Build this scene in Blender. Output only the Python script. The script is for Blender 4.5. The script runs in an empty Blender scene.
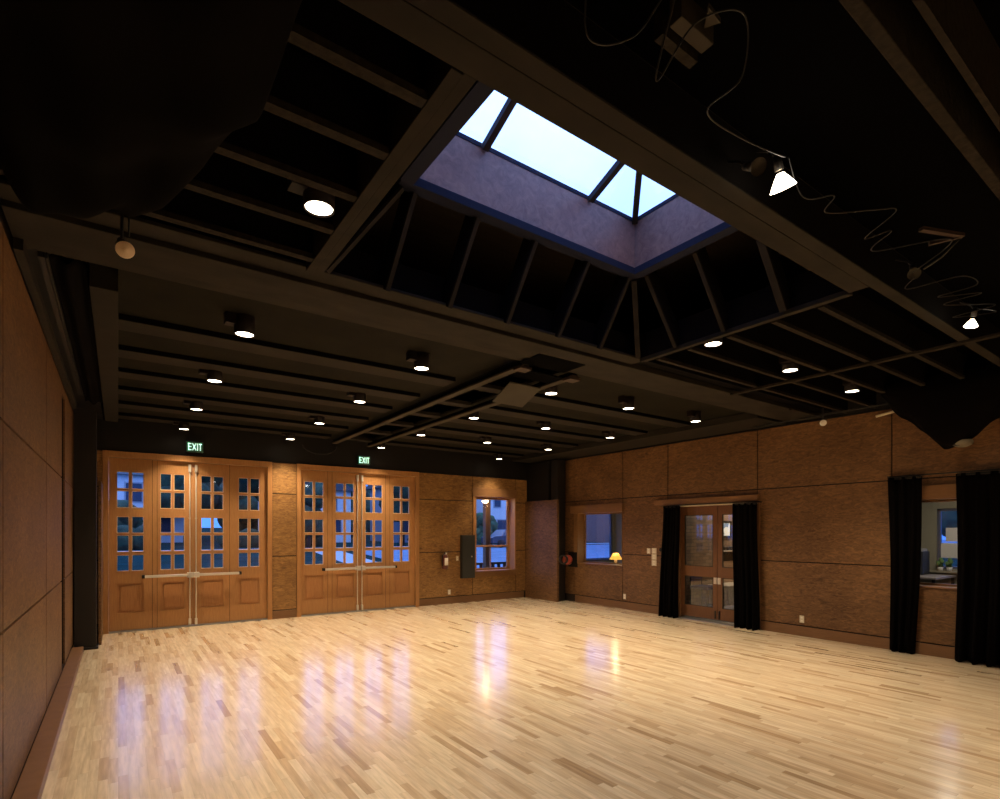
import bpy, bmesh, math, random
from mathutils import Vector, Matrix
random.seed(7)
C = bpy.context.scene.collection
sc = bpy.context.scene
PI = math.pi
YF, XR, XL = 11.12, 9.09, -0.53      # faces of far wall, right wall, left wall
ZB = 3.5                             # underside of beams and joists

# ------------------------------------------------------------------ materials
MATS = {}
def newmat(name):
    m = bpy.data.materials.new(name); m.use_nodes = True
    nt = m.node_tree; b = nt.nodes['Principled BSDF']
    MATS[name] = m
    return m, nt, b
def plain(name, col, rough=.6, metal=0, spec=.5, noise=0, scale=8, bump=0, stretch=(1,1,1)):
    m, nt, b = newmat(name)
    b.inputs['Roughness'].default_value = rough; b.inputs['Metallic'].default_value = metal
    b.inputs['Specular IOR Level'].default_value = spec
    b.inputs['Base Color'].default_value = (*col, 1)
    if noise or bump:
        tc = nt.nodes.new('ShaderNodeTexCoord'); mp = nt.nodes.new('ShaderNodeMapping')
        mp.inputs['Scale'].default_value = stretch
        nz = nt.nodes.new('ShaderNodeTexNoise'); nz.inputs['Scale'].default_value = scale; nz.inputs['Detail'].default_value = 5
        nt.links.new(tc.outputs['Object'], mp.inputs[0]); nt.links.new(mp.outputs[0], nz.inputs['Vector'])
        if noise:
            r = nt.nodes.new('ShaderNodeValToRGB')
            r.color_ramp.elements[0].position = .3; r.color_ramp.elements[1].position = .7
            r.color_ramp.elements[0].color = (*[c*(1-noise) for c in col], 1)
            r.color_ramp.elements[1].color = (*[min(1, c*(1+noise)) for c in col], 1)
            nt.links.new(nz.outputs['Fac'], r.inputs[0]); nt.links.new(r.outputs[0], b.inputs['Base Color'])
        if bump:
            bp = nt.nodes.new('ShaderNodeBump'); bp.inputs['Strength'].default_value = bump; bp.inputs['Distance'].default_value = .02
            nt.links.new(nz.outputs['Fac'], bp.inputs['Height']); nt.links.new(bp.outputs[0], b.inputs['Normal'])
    return m
def emis(name, col, s):
    m, nt, b = newmat(name)
    b.inputs['Base Color'].default_value = (*col, 1)
    b.inputs['Emission Color'].default_value = (*col, 1); b.inputs['Emission Strength'].default_value = s
    return m
def glass(name, tint=(1,1,1), gloss=.09):
    m = bpy.data.materials.new(name); m.use_nodes = True; nt = m.node_tree
    nt.nodes.clear()
    o = nt.nodes.new('ShaderNodeOutputMaterial'); mx = nt.nodes.new('ShaderNodeMixShader')
    t = nt.nodes.new('ShaderNodeBsdfTransparent'); g = nt.nodes.new('ShaderNodeBsdfGlossy')
    t.inputs[0].default_value = (*tint, 1); g.inputs['Roughness'].default_value = .03
    g.inputs[0].default_value = (.8,.85,.9,1)
    mx.inputs[0].default_value = gloss
    nt.links.new(t.outputs[0], mx.inputs[1]); nt.links.new(g.outputs[0], mx.inputs[2]); nt.links.new(mx.outputs[0], o.inputs[0])
    MATS[name] = m; return m

def osb(name, dark, mid, light, sx):
    """engineered strand panel: short horizontal flakes, speckle and board-to-board tone"""
    m, nt, b = newmat(name); N = nt.nodes.new; L = nt.links.new
    tc = N('ShaderNodeTexCoord'); mp = N('ShaderNodeMapping'); mp.inputs['Scale'].default_value = sx
    L(tc.outputs['Object'], mp.inputs[0])
    n1 = N('ShaderNodeTexNoise'); n1.inputs['Scale'].default_value = 9; n1.inputs['Detail'].default_value = 7; n1.inputs['Roughness'].default_value = .72
    n1.inputs['Distortion'].default_value = 1.2
    L(mp.outputs[0], n1.inputs['Vector'])
    n2 = N('ShaderNodeTexNoise'); n2.inputs['Scale'].default_value = 1.1; L(tc.outputs['Object'], n2.inputs['Vector'])
    mm = N('ShaderNodeMath'); mm.operation = 'MULTIPLY_ADD'; mm.inputs[1].default_value = .35; L(n2.outputs['Fac'], mm.inputs[0]); 
    sub = N('ShaderNodeMath'); sub.operation = 'SUBTRACT'; L(n1.outputs['Fac'], sub.inputs[0]); sub.inputs[1].default_value = .175
    L(sub.outputs[0], mm.inputs[2])
    r = N('ShaderNodeValToRGB'); e = r.color_ramp.elements
    e[0].position = .3; e[0].color = (*dark, 1); e[1].position = .72; e[1].color = (*light, 1)
    k = e.new(.5); k.color = (*mid, 1)
    L(mm.outputs[0], r.inputs[0]); L(r.outputs[0], b.inputs['Base Color'])
    b.inputs['Roughness'].default_value = .5; b.inputs['Specular IOR Level'].default_value = .35
    bp = N('ShaderNodeBump'); bp.inputs['Strength'].default_value = .12; bp.inputs['Distance'].default_value = .01
    L(n1.outputs['Fac'], bp.inputs['Height']); L(bp.outputs[0], b.inputs['Normal'])
    return m
def timber(name, a, c, stretch, scale=14, rough=.42):
    m, nt, b = newmat(name); N = nt.nodes.new; L = nt.links.new
    tc = N('ShaderNodeTexCoord'); mp = N('ShaderNodeMapping'); mp.inputs['Scale'].default_value = stretch
    L(tc.outputs['Object'], mp.inputs[0])
    n1 = N('ShaderNodeTexNoise'); n1.inputs['Scale'].default_value = scale; n1.inputs['Detail'].default_value = 4
    n1.inputs['Distortion'].default_value = .6
    L(mp.outputs[0], n1.inputs['Vector'])
    r = N('ShaderNodeValToRGB'); e = r.color_ramp.elements
    e[0].position = .32; e[0].color = (*a, 1); e[1].position = .68; e[1].color = (*c, 1)
    L(n1.outputs['Fac'], r.inputs[0]); L(r.outputs[0], b.inputs['Base Color'])
    b.inputs['Roughness'].default_value = rough; b.inputs['Specular IOR Level'].default_value = .4
    return m
def floor_mat():
    m, nt, b = newmat('maple_strip'); N = nt.nodes.new; L = nt.links.new
    def math_(op, a, bb=None, c=None):
        n = N('ShaderNodeMath'); n.operation = op
        for i, v in enumerate((a, bb, c)):
            if v is None: continue
            if isinstance(v, (int, float)): n.inputs[i].default_value = v
            else: L(v, n.inputs[i])
        return n.outputs[0]
    tc = N('ShaderNodeTexCoord'); sp = N('ShaderNodeSeparateXYZ'); L(tc.outputs['Object'], sp.inputs[0])
    W = .057
    xs = math_('DIVIDE', sp.outputs['X'], W); row = math_('FLOOR', xs); fx = math_('FRACT', xs)
    wn = N('ShaderNodeTexWhiteNoise'); wn.noise_dimensions = '1D'; L(row, wn.inputs['W'])
    sh = math_('MULTIPLY', wn.outputs['Value'], 9.7)
    ln = math_('MULTIPLY_ADD', wn.outputs['Value'], .35, .42)
    ys = math_('ADD', math_('DIVIDE', sp.outputs['Y'], ln), sh)
    col = math_('FLOOR', ys); fy = math_('FRACT', ys)
    cb = N('ShaderNodeCombineXYZ'); L(row, cb.inputs[0]); L(col, cb.inputs[1])
    w2 = N('ShaderNodeTexWhiteNoise'); w2.noise_dimensions = '2D'; L(cb.outputs[0], w2.inputs['Vector'])
    r = N('ShaderNodeValToRGB'); r.color_ramp.interpolation = 'LINEAR'; e = r.color_ramp.elements
    e[0].position = 0; e[0].color = (.47,.32,.18,1); e[1].position = 1; e[1].color = (.82,.67,.46,1)
    for p, cc in ((.04,(.54,.385,.23)),(.12,(.65,.485,.305)),(.35,(.72,.56,.37)),(.75,(.76,.605,.405))):
        k = e.new(p); k.color = (*cc, 1)
    L(w2.outputs['Value'], r.inputs[0])
    # grain along the strip, shifted per board
    mp = N('ShaderNodeMapping'); mp.inputs['Scale'].default_value = (26, 2.2, 1); L(tc.outputs['Object'], mp.inputs[0])
    ad = N('ShaderNodeVectorMath'); ad.operation = 'ADD'; L(mp.outputs[0], ad.inputs[0]); L(w2.outputs['Color'], ad.inputs[1])
    nz = N('ShaderNodeTexNoise'); nz.inputs['Scale'].default_value = 1.6; nz.inputs['Detail'].default_value = 5; L(ad.outputs[0], nz.inputs['Vector'])
    mr = N('ShaderNodeMapRange'); mr.inputs['From Min'].default_value = .3; mr.inputs['From Max'].default_value = .7
    mr.inputs['To Min'].default_value = .80; mr.inputs['To Max'].default_value = 1.12; L(nz.outputs['Fac'], mr.inputs['Value'])
    # joints between boards
    j = math_('MULTIPLY', math_('LESS_THAN', fx, .035), .16)
    j2 = math_('MULTIPLY', math_('LESS_THAN', fy, .006), .2)
    k = math_('SUBTRACT', mr.outputs[0], math_('MAXIMUM', j, j2))
    mx = N('ShaderNodeMix'); mx.data_type = 'RGBA'; mx.blend_type = 'MULTIPLY'; mx.inputs['Factor'].default_value = 1
    cc = N('ShaderNodeCombineColor'); L(k, cc.inputs[0]); L(k, cc.inputs[1]); L(k, cc.inputs[2])
    L(r.outputs[0], mx.inputs['A']); L(cc.outputs[0], mx.inputs['B']); L(mx.outputs['Result'], b.inputs['Base Color'])
    b.inputs['Roughness'].default_value = .25; b.inputs['Specular IOR Level'].default_value = .6
    b.inputs['Coat Weight'].default_value = .8; b.inputs['Coat Roughness'].default_value = .15
    n3 = N('ShaderNodeTexNoise'); n3.inputs['Scale'].default_value = 5; L(tc.outputs['Object'], n3.inputs['Vector'])
    bp = N('ShaderNodeBump'); bp.inputs['Strength'].default_value = .05; bp.inputs['Distance'].default_value = .01
    L(n3.outputs['Fac'], bp.inputs['Height']); L(bp.outputs[0], b.inputs['Normal']); L(bp.outputs[0], b.inputs['Coat Normal'])
    return m

M_floor = floor_mat()
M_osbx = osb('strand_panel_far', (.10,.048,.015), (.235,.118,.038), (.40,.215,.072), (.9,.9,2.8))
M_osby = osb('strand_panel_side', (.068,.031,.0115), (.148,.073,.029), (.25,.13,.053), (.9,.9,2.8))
M_osbc = osb('curb_plywood', (.13,.062,.050), (.20,.10,.078), (.27,.145,.11), (1.4,1.4,1.4))
M_gap = plain('panel_gap', (.02,.009,.005), .9)
M_fir = timber('fir', (.33,.155,.054), (.42,.205,.074), (9,9,.5))
M_fir_glare = timber('fir_glare', (.66,.45,.26), (.78,.56,.34), (.5,.5,9))  # paler than the fir: light caught on the beads is put into the colour
M_firp = timber('fir_panel', (.30,.130,.046), (.40,.185,.066), (10,10,.5))
M_trim = timber('fir_trim', (.19,.092,.036), (.24,.12,.048), (.6,.6,8))
M_base = timber('base_timber', (.16,.078,.034), (.20,.10,.044), (.5,.5,8))
M_beam = plain('beam_paint', (.0205,.0165,.0118), .85, spec=.15, noise=.28, scale=5, bump=.15, stretch=(.5,1,1))
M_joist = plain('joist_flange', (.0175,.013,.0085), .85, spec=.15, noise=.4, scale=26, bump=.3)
M_web_shade = plain('web_and_side_shade', (.0022,.0014,.0012), .95, spec=.1)  # joist webs, and painted shade on sides of rafters, beams, battens and rails
M_deck = plain('black_deck', (.0008,.0006,.0006), .98, spec=.03)
M_fdeck = plain('far_deck', (.0092,.0078,.0043), .9, spec=.1, noise=.25, scale=3)
M_fjoist = plain('far_joist', (.0185,.015,.0105), .85, spec=.15, noise=.15, scale=4)
M_plank = timber('roof_plank', (.020,.012,.007), (.036,.023,.012), (1,9,1), 3, .8)
M_blk = plain('black_paint', (.006,.0045,.004), .6, spec=.3)
M_blkst = plain('black_steel', (.008,.0065,.0065), .5, .0)
M_cloth = plain('black_drape', (.0025,.0018,.0018), .98, spec=.04, noise=.25, scale=30)
M_cloth2 = plain('black_masking', (.0016,.001,.0006), .95, spec=.05)
M_can = plain('lamp_can', (.007,.003,.0025), .6, spec=.2)
M_steel = plain('satin_metal', (.66,.62,.55), .35, .55)
M_plate = plain('cover_plate', (.62,.55,.42), .45)
M_cabg = plain('cabinet_grey', (.022,.024,.023), .5)
M_red = plain('red_enamel', (.32,.045,.025), .3)
M_cyl = plain('extinguisher_red', (.11,.022,.015), .3)
M_white = plain('white_plastic', (.75,.72,.66), .5)
M_flange = plain('blue_grey_steel', (.016,.018,.034), .9, spec=.1)
M_bar = plain('skylight_bar', (.022,.018,.02), .8, spec=.2)
M_disc = emis('lamp_glow', (1,.88,.68), 14)
M_lens = plain('unlit_lens', (.62,.46,.29), .35)
M_glass = glass('pane_glass', (.9,.93,1), .07)
M_sglass = glass('skylight_glass', (.97,.99,1), .04)
M_exit = plain('exit_face', (.03,.10,.065), .4)
M_exitl = emis('exit_letters', (.6,1,.82), .95)
M_cable = plain('grey_cable', (.004,.004,.0045), .5)
M_alu = plain('threshold_metal', (.30,.31,.33), .35, .8)
M_plate2 = plain('ceiling_plate', (.045,.038,.028), .8, spec=.2, noise=.08, scale=5)
M_block = plain('timber_block', (.035,.018,.010), .8)
M_rail = plain('far_rail', (.042,.034,.024), .8, spec=.15)
M_track = plain('grey_track', (.014,.0135,.012), .5, spec=.3)

# ------------------------------------------------------------------ mesh builder
class MB:
    def __init__(s, origin=(0,0,0)):
        s.o = Vector(origin); s.v = []; s.f = []; s.m = []; s.sm = []
    def add(s, vs, fs, mi=0, smooth=False):
        n = len(s.v); s.v += [Vector(v) - s.o for v in vs]
        for f in fs: s.f.append([i+n for i in f]); s.m.append(mi); s.sm.append(smooth)
        return s
    def box(s, x0,x1,y0,y1,z0,z1, mi=0):
        x0,x1=min(x0,x1),max(x0,x1); y0,y1=min(y0,y1),max(y0,y1); z0,z1=min(z0,z1),max(z0,z1)
        return s.add([(x0,y0,z0),(x1,y0,z0),(x1,y1,z0),(x0,y1,z0),(x0,y0,z1),(x1,y0,z1),(x1,y1,z1),(x0,y1,z1)],
              [(0,3,2,1),(4,5,6,7),(0,1,5,4),(1,2,6,5),(2,3,7,6),(3,0,4,7)], mi)
    def bar(s, a, b, w, h, up=(0,0,1), mi=0):
        """rectangular member from a to b; w across, h along up"""
        a=Vector(a); b=Vector(b); d=(b-a).normalized(); side=d.cross(Vector(up)).normalized(); u=side.cross(d).normalized()
        vs=[]
        for p in (a,b):
            for i,j in ((-1,-1),(1,-1),(1,1),(-1,1)): vs.append(p+side*i*w/2+u*j*h/2)
        return s.add(vs, [(0,1,2,3),(7,6,5,4),(0,4,5,1),(1,5,6,2),(2,6,7,3),(3,7,4,0)], mi)
    def tube(s, pts, r, n=8, mi=0, caps=True):
        pts=[Vector(p) for p in pts]; rs = r if isinstance(r,(list,tuple)) else [r]*len(pts)
        rings=[]; prev=None
        for i,p in enumerate(pts):
            d=(pts[min(i+1,len(pts)-1)]-pts[max(i-1,0)]).normalized()
            if prev is None:
                ref=Vector((0,0,1)) if abs(d.z)<.9 else Vector((1,0,0)); a=d.cross(ref).normalized()
            else: a=(prev-d*prev.dot(d)).normalized()
            b=d.cross(a); prev=a
            rings.append([p+(a*math.cos(2*PI*k/n)+b*math.sin(2*PI*k/n))*rs[i] for k in range(n)])
        vs=[v for r_ in rings for v in r_]; fs=[]
        for i in range(len(pts)-1):
            for k in range(n): fs.append((i*n+k, i*n+(k+1)%n, (i+1)*n+(k+1)%n, (i+1)*n+k))
        if caps: fs.append(tuple(range(n))[::-1]); fs.append(tuple((len(pts)-1)*n+k for k in range(n)))
        return s.add(vs, fs, mi, True)
    def lathe(s, prof, c, axis=(0,0,1), n=24, mi=0):
        """prof: list of (radius, distance along axis)"""
        ax=Vector(axis).normalized(); ref=Vector((1,0,0)) if abs(ax.x)<.9 else Vector((0,1,0))
        a=ax.cross(ref).normalized(); b=ax.cross(a); c=Vector(c); vs=[]; fs=[]
        for r,t in prof:
            for k in range(n): vs.append(c+ax*t+(a*math.cos(2*PI*k/n)+b*math.sin(2*PI*k/n))*max(r,1e-4))
        for i in range(len(prof)-1):
            for k in range(n): fs.append((i*n+k,i*n+(k+1)%n,(i+1)*n+(k+1)%n,(i+1)*n+k))
        return s.add(vs, fs, mi, True)
    def disc(s, r, c, axis=(0,0,1), n=24, mi=0):
        ax=Vector(axis).normalized(); ref=Vector((1,0,0)) if abs(ax.x)<.9 else Vector((0,1,0))
        a=ax.cross(ref).normalized(); b=ax.cross(a); c=Vector(c)
        return s.add([c+(a*math.cos(2*PI*k/n)+b*math.sin(2*PI*k/n))*r for k in range(n)], [tuple(range(n))], mi)
    def grid(s, fn, nu, nv, mi=0):
        vs=[fn(i/nu, j/nv) for i in range(nu+1) for j in range(nv+1)]
        fs=[(i*(nv+1)+j,(i+1)*(nv+1)+j,(i+1)*(nv+1)+j+1,i*(nv+1)+j+1) for i in range(nu) for j in range(nv)]
        return s.add(vs, fs, mi, True)
    def blob(s, c, r, seed=0, amp=.25, nu=16, nv=10, mi=0):
        rnd=random.Random(seed); ph=[rnd.uniform(0,6.28) for _ in range(6)]; c=Vector(c); vs=[];fs=[]
        for j in range(nv+1):
            th=PI*j/nv
            for i in range(nu):
                a=2*PI*i/nu
                k=1+amp*(math.sin(3*a+ph[0])*math.sin(2*th+ph[1])+.6*math.sin(5*a+ph[2]+3*th)+.4*math.sin(7*th+ph[3]+2*a)*math.sin(th))*math.sin(th)
                vs.append(c+Vector((r[0]*k*math.sin(th)*math.cos(a), r[1]*k*math.sin(th)*math.sin(a), r[2]*k*math.cos(th))))
        for j in range(nv):
            for i in range(nu): fs.append((j*nu+i,(j+1)*nu+i,(j+1)*nu+(i+1)%nu,j*nu+(i+1)%nu))
        return s.add(vs,fs,mi,True)
    def build(s, name, mats, parent=None, bevel=0, solid=0):
        me=bpy.data.meshes.new(name); me.from_pydata([tuple(v) for v in s.v], [], s.f)
        for m in (mats if isinstance(mats,(list,tuple)) else [mats]): me.materials.append(m)
        for p,mi,sm in zip(me.polygons, s.m, s.sm): p.material_index=mi; p.use_smooth=sm
        bm=bmesh.new(); bm.from_mesh(me)
        if not solid: bmesh.ops.recalc_face_normals(bm, faces=bm.faces)
        bm.to_mesh(me); bm.free()
        o=bpy.data.objects.new(name, me); C.objects.link(o)
        if parent is None: o.location=s.o
        else:
            o.parent=parent; o.location=s.o-Vector(parent.location) if parent.type=='EMPTY' or True else s.o
        if bevel:
            b=o.modifiers.new('bevel','BEVEL'); b.width=bevel; b.segments=2; b.limit_method='ANGLE'
        if solid:
            b=o.modifiers.new('solid','SOLIDIFY'); b.thickness=solid; b.offset=0
        return o
def P(root, org=None):
    """a builder whose mesh will be a child of root (same origin as root)"""
    return MB(root['_w'] if '_w' in root.keys() else root.location)
def thing(name, label, cat, loc, group=None):
    o=bpy.data.objects.new(name,None); o.empty_display_size=.1; C.objects.link(o); o.location=loc
    return tag(o,label,cat,group)
def tag(o,label,cat,group=None,kind=None):
    o['label']=label; o['category']=cat
    if group: o['group']=group
    if kind: o['kind']=kind
    return o
def struct(o): o['kind']='structure'; return o
def part(root, name, mat, fn, bevel=0, solid=0, label=None):
    m=MB(root.location); fn(m); o=m.build(name, mat, root, bevel, solid); o.location=(0,0,0)
    if label: o['label']=label
    return o
def subpart(top, par, name, mat, fn, bevel=0, solid=0, label=None):
    m=MB(top.location); fn(m); o=m.build(name, mat, par, bevel, solid); o.location=(0,0,0)
    if label: o['label']=label
    return o
def single(name, mat, fn, origin, label, cat, group=None, bevel=0, solid=0):
    m=MB(origin); fn(m); return tag(m.build(name, mat, None, bevel, solid), label, cat, group)
def setting(name, mat, fn, bevel=0, origin=(0,0,0)):
    m=MB(origin); fn(m); return struct(m.build(name, mat, None, bevel))
def copy_tree(o, parent=None):
    c=o.copy(); C.objects.link(c)
    if parent: c.parent=parent
    for ch in list(o.children): copy_tree(ch,c)
    return c

def sub_rect(rects, hole):
    out=[]; hx0,hx1,hz0,hz1=hole
    for x0,x1,z0,z1 in rects:
        if hx0>=x1 or hx1<=x0 or hz0>=z1 or hz1<=z0: out.append((x0,x1,z0,z1)); continue
        if hx0>x0: out.append((x0,hx0,z0,z1))
        if hx1<x1: out.append((hx1,x1,z0,z1))
        a,b=max(x0,hx0),min(x1,hx1)
        if hz0>z0: out.append((a,b,z0,hz0))
        if hz1<z1: out.append((a,b,hz1,z1))
    return out
G=.009
def panelled(name, mats, us, zs, full, holes, put):
    """wall = dark backing + panels with open joints; put(m, u0,u1, d0,d1, z0,z1, mi)"""
    m=MB()
    r=[full]
    for h in holes: r=sub_rect(r,h)
    for a in r: put(m,a[0],a[1],.016,.20,a[2],a[3],1)
    for i in range(len(us)-1):
        for j in range(len(zs)-1):
            r=[(us[i]+G,us[i+1]-G,zs[j]+G,zs[j+1]-G)]
            for h in holes: r=sub_rect(r,h)
            for a in r:
                if a[1]-a[0]>.01 and a[3]-a[2]>.01: put(m,a[0],a[1],0,.016,a[2],a[3],0)
    return struct(m.build(name,mats))

# ------------------------------------------------------------------ setting: floor, walls
setting('floor', M_floor, lambda m: m.box(-.75,XR+.1,-3.2,YF+.1,-.12,0))
ZW=4.62
D1=(-.13,2.354); D2=(2.985,5.506)
W1=(7.13,8.30,.735,2.56)
H_far=[(D1[0]-.085,D1[1]+.085,-.2,3.05),(D2[0]-.085,D2[1]+.085,-.2,3.05),(W1[0]-.02,W1[1]+.035,W1[2]-.02,W1[3]+.02)]
def put_far(m,a,b,d0,d1,z0,z1,mi): m.box(a,b,YF+d0,YF+d1,z0,z1,mi)
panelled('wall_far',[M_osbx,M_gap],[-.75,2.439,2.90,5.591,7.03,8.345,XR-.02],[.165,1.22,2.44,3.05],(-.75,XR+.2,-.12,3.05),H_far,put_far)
setting('wall_upper_far',M_blk,lambda m:m.box(-.75,XR+.2,YF+.02,YF+.2,3.055,ZW))
WA=(8.20,9.60,.95,2.14); DC=(5.06,6.74,-.2,2.235); WC=(1.55,2.93,.95,2.14)
def put_r(m,a,b,d0,d1,z0,z1,mi): m.box(XR+d0,XR+d1,a,b,z0,z1,mi)
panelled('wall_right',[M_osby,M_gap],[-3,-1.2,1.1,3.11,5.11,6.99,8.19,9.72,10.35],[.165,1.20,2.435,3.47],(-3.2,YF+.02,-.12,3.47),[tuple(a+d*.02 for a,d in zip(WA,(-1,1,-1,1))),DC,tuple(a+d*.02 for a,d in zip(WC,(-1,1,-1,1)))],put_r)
setting('wall_upper_right',M_blk,lambda m:m.box(XR+.02,XR+.2,-3.2,YF+.02,3.475,ZW))
def put_l(m,a,b,d0,d1,z0,z1,mi): m.box(XL-d0,XL-d1,a,b,z0,z1,mi)
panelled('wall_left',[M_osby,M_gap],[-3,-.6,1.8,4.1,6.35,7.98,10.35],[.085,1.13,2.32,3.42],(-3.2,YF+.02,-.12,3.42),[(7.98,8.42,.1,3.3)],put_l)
setting('trim_1',M_gap,lambda m:m.box(XL-.10,XL-.22,7.9,8.5,.0,3.42))
setting('wall_upper_left',M_blk,lambda m:m.box(XL-.02,XL-.2,-3.2,YF+.02,3.43,ZW))
setting('wall_back',M_osbx,lambda m:m.box(-.75,XR+.2,-3.35,-3.2,-.12,ZW))
setting('baseboard_far',M_base,lambda m:(m.box(2.441,2.898,YF-.014,YF+.0,0,.158),m.box(5.593,8.60,YF-.014,YF+.0,0,.158)),.003)
setting('baseboard_right',M_base,lambda m:(m.box(XR-.016,XR,6.76,9.70,0,.158),m.box(XR-.016,XR,-3.1,5.04,0,.158)),.003)
setting('baseboard_left',M_base,lambda m:(m.box(XL,XL+.13,-3.1,9.62,0,.08)),.004)

# ------------------------------------------------------------------ setting: ceiling planes, roof
CUR=(1.68,3.97,2.25,3.43)            # skylight curb inside faces x0,x1,y0,y1
def roof(m):
    x0,x1,y0,y1=CUR
    for r in sub_rect([(-.75,13.2,-3.35,YF+.2)],(x0-.03,x1+.03,y0-.03,y1+.03)): m.box(r[0],r[1],r[2],r[3],4.5,4.62)
o=setting('ceiling',M_plank,roof)
setting('ceiling_near',M_deck,lambda m:(m.box(-.53,1.06,1.9,4.0,3.80,3.83),m.box(4.62,XR,1.9,4.0,3.80,3.83),m.box(-.53,XR,-3.2,1.6,3.80,3.83)))
setting('ceiling_far',M_fdeck,lambda m:(m.box(-.0,3.62,4.6,YF,3.61,3.64),m.box(4.32,XR,4.6,YF,3.61,3.64)))
setting('ceiling_slot',M_deck,lambda m:(m.box(3.4,4.5,4.6,YF,3.85,3.88),m.box(-.53,0,4.6,YF,3.85,3.88)))

# ------------------------------------------------------------------ doors with divided lights (far wall)
def lite_door(idx, x0, x1, mid, groups, stiles, bars, sidex):
    ft=3.05
    fr=MB((mid,YF,0))
    fr.box(x0-.085,x0,YF-.02,YF+.16,0,2.945); fr.box(x1,x1+.085,YF-.02,YF+.16,0,2.945); fr.box(x0-.085,x1+.085,YF-.02,YF+.16,2.945,ft)
    fr.box(x0-.0,x1+.0,YF+.10,YF+.16,2.90,2.945)
    root=struct(fr.build('door_%d'%idx,M_fir,None,.004))
    zr=[(2.43,2.715),(2.105,2.39),(1.675,1.953),(1.355,1.637),(1.03,1.30)]
    for L,(a,b) in enumerate(((x0+.003,mid-.002),(mid+.002,x1-.003))):
        gs=groups[L*2:L*2+2]; yf=YF+.045; yb=YF+.09
        zb=.025; zt=2.94
        holes=[]
        for g in gs:
            w=(g[1]-g[0]); c=(g[0]+g[1])/2
            for z0,z1 in zr:
                holes.append((g[0],c-.02,z0,z1)); holes.append((c+.02,g[1],z0,z1))
            holes.append((g[0],g[1],.32,.82))
        rects=[(a,b,zb,zt)]
        for h in holes: rects=sub_rect(rects,h)
        m=MB((mid,YF,0))
        for r in rects: m.box(r[0],r[1],yf,yb,r[2],r[3])
        leaf=m.build('door_leaf',M_fir,root); leaf.location=(0,0,0)
        m=MB((mid,YF,0))
        for g in gs:
            c=(g[0]+g[1])/2
            for z0,z1 in zr:
                for q0,q1 in ((g[0],c-.02),(c+.02,g[1])):
                    # stops round each pane
                    m.box(q0,q0+.006,yf+.004,yf+.02,z0,z1); m.box(q1-.006,q1,yf+.004,yf+.02,z0,z1)
                    m.box(q0-.002,q1+.002,yf-.004,yf+.02,z0-.004,z0+.007); m.box(q0,q1,yf+.004,yf+.02,z1-.006,z1)
        o=m.build('glazing_bead',M_fir_glare,leaf); o.location=(0,0,0)
        m=MB((mid,YF,0))
        for g in gs:
            m.box(g[0]-.002,g[1]+.002,yf+.018,yf+.024,1.02,2.725)
        o=m.build('glass',M_glass,leaf); o.location=(0,0,0)
        for g in gs:
            m=MB((mid,YF,0)); m.box(g[0]-.002,g[1]+.002,yf+.020,yb-.005,.318,.822)
            m.box(g[0]+.045,g[1]-.045,yf+.010,yf+.022,.365,.775)
            o=m.build('wood_panel',M_firp,leaf,.003); o.location=(0,0,0)
        # seam lines where the two glazed halves of a leaf join
        m=MB((mid,YF,0))
        for sx in stiles[L]: m.box(sx-.003,sx+.003,yf-.001,yf+.001,zb,zt)
        o=m.build('stile_seam',M_gap,leaf); o.location=(0,0,0)
        bx0,bx1=bars[L]; near=bx1 if L==0 else bx0; far=bx0 if L==0 else bx1
        m=MB((mid,YF,0)); zb_=.925
        m.box(min(near,far),max(near,far),YF-.055,YF-.012,zb_-.022,zb_+.022)
        m.box(near-.045,near+.045,YF-.07,YF+.045,zb_-.045,zb_+.045)
        m.box(far-.02,far+.02,YF-.06,YF+.045,zb_-.028,zb_+.028,1)
        o=m.build('panic_bar',[M_steel,M_blk],leaf,.004); o.location=(0,0,0)
        rx=near
        m=MB((mid,YF,0)); m.tube([(rx,YF+.025,.05),(rx,YF+.025,2.86)],.011,8)
        m.box(rx-.02,rx+.02,YF+.0,YF+.046,2.77,2.9); m.box(rx-.02,rx+.02,YF+.0,YF+.046,.03,.14)
        m.box(rx-.015,rx+.015,YF+.012,YF+.046,1.93,1.95)
        o=m.build('latch_rod',M_steel,leaf,.002); o.location=(0,0,0)
    m=MB((mid,YF,0)); m.box(x0,x1,YF-.01,YF+.12,0,.022); o=m.build('threshold',M_alu,root); o.location=(0,0,0)
    return root
lite_door(1,D1[0],D1[1],1.10,[(-.019,.358),(.604,.969),(1.232,1.594),(1.852,2.217)],[(.484,.555),(1.70,)],[(.352,1.05),(1.148,1.87)],None)
lite_door(2,D2[0],D2[1],4.207,[(3.065,3.44),(3.695,4.08),(4.34,4.724),(4.985,5.37)],[(3.53,3.62),(4.80,4.90)],[(3.43,4.155),(4.255,5.01)],None)

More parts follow.
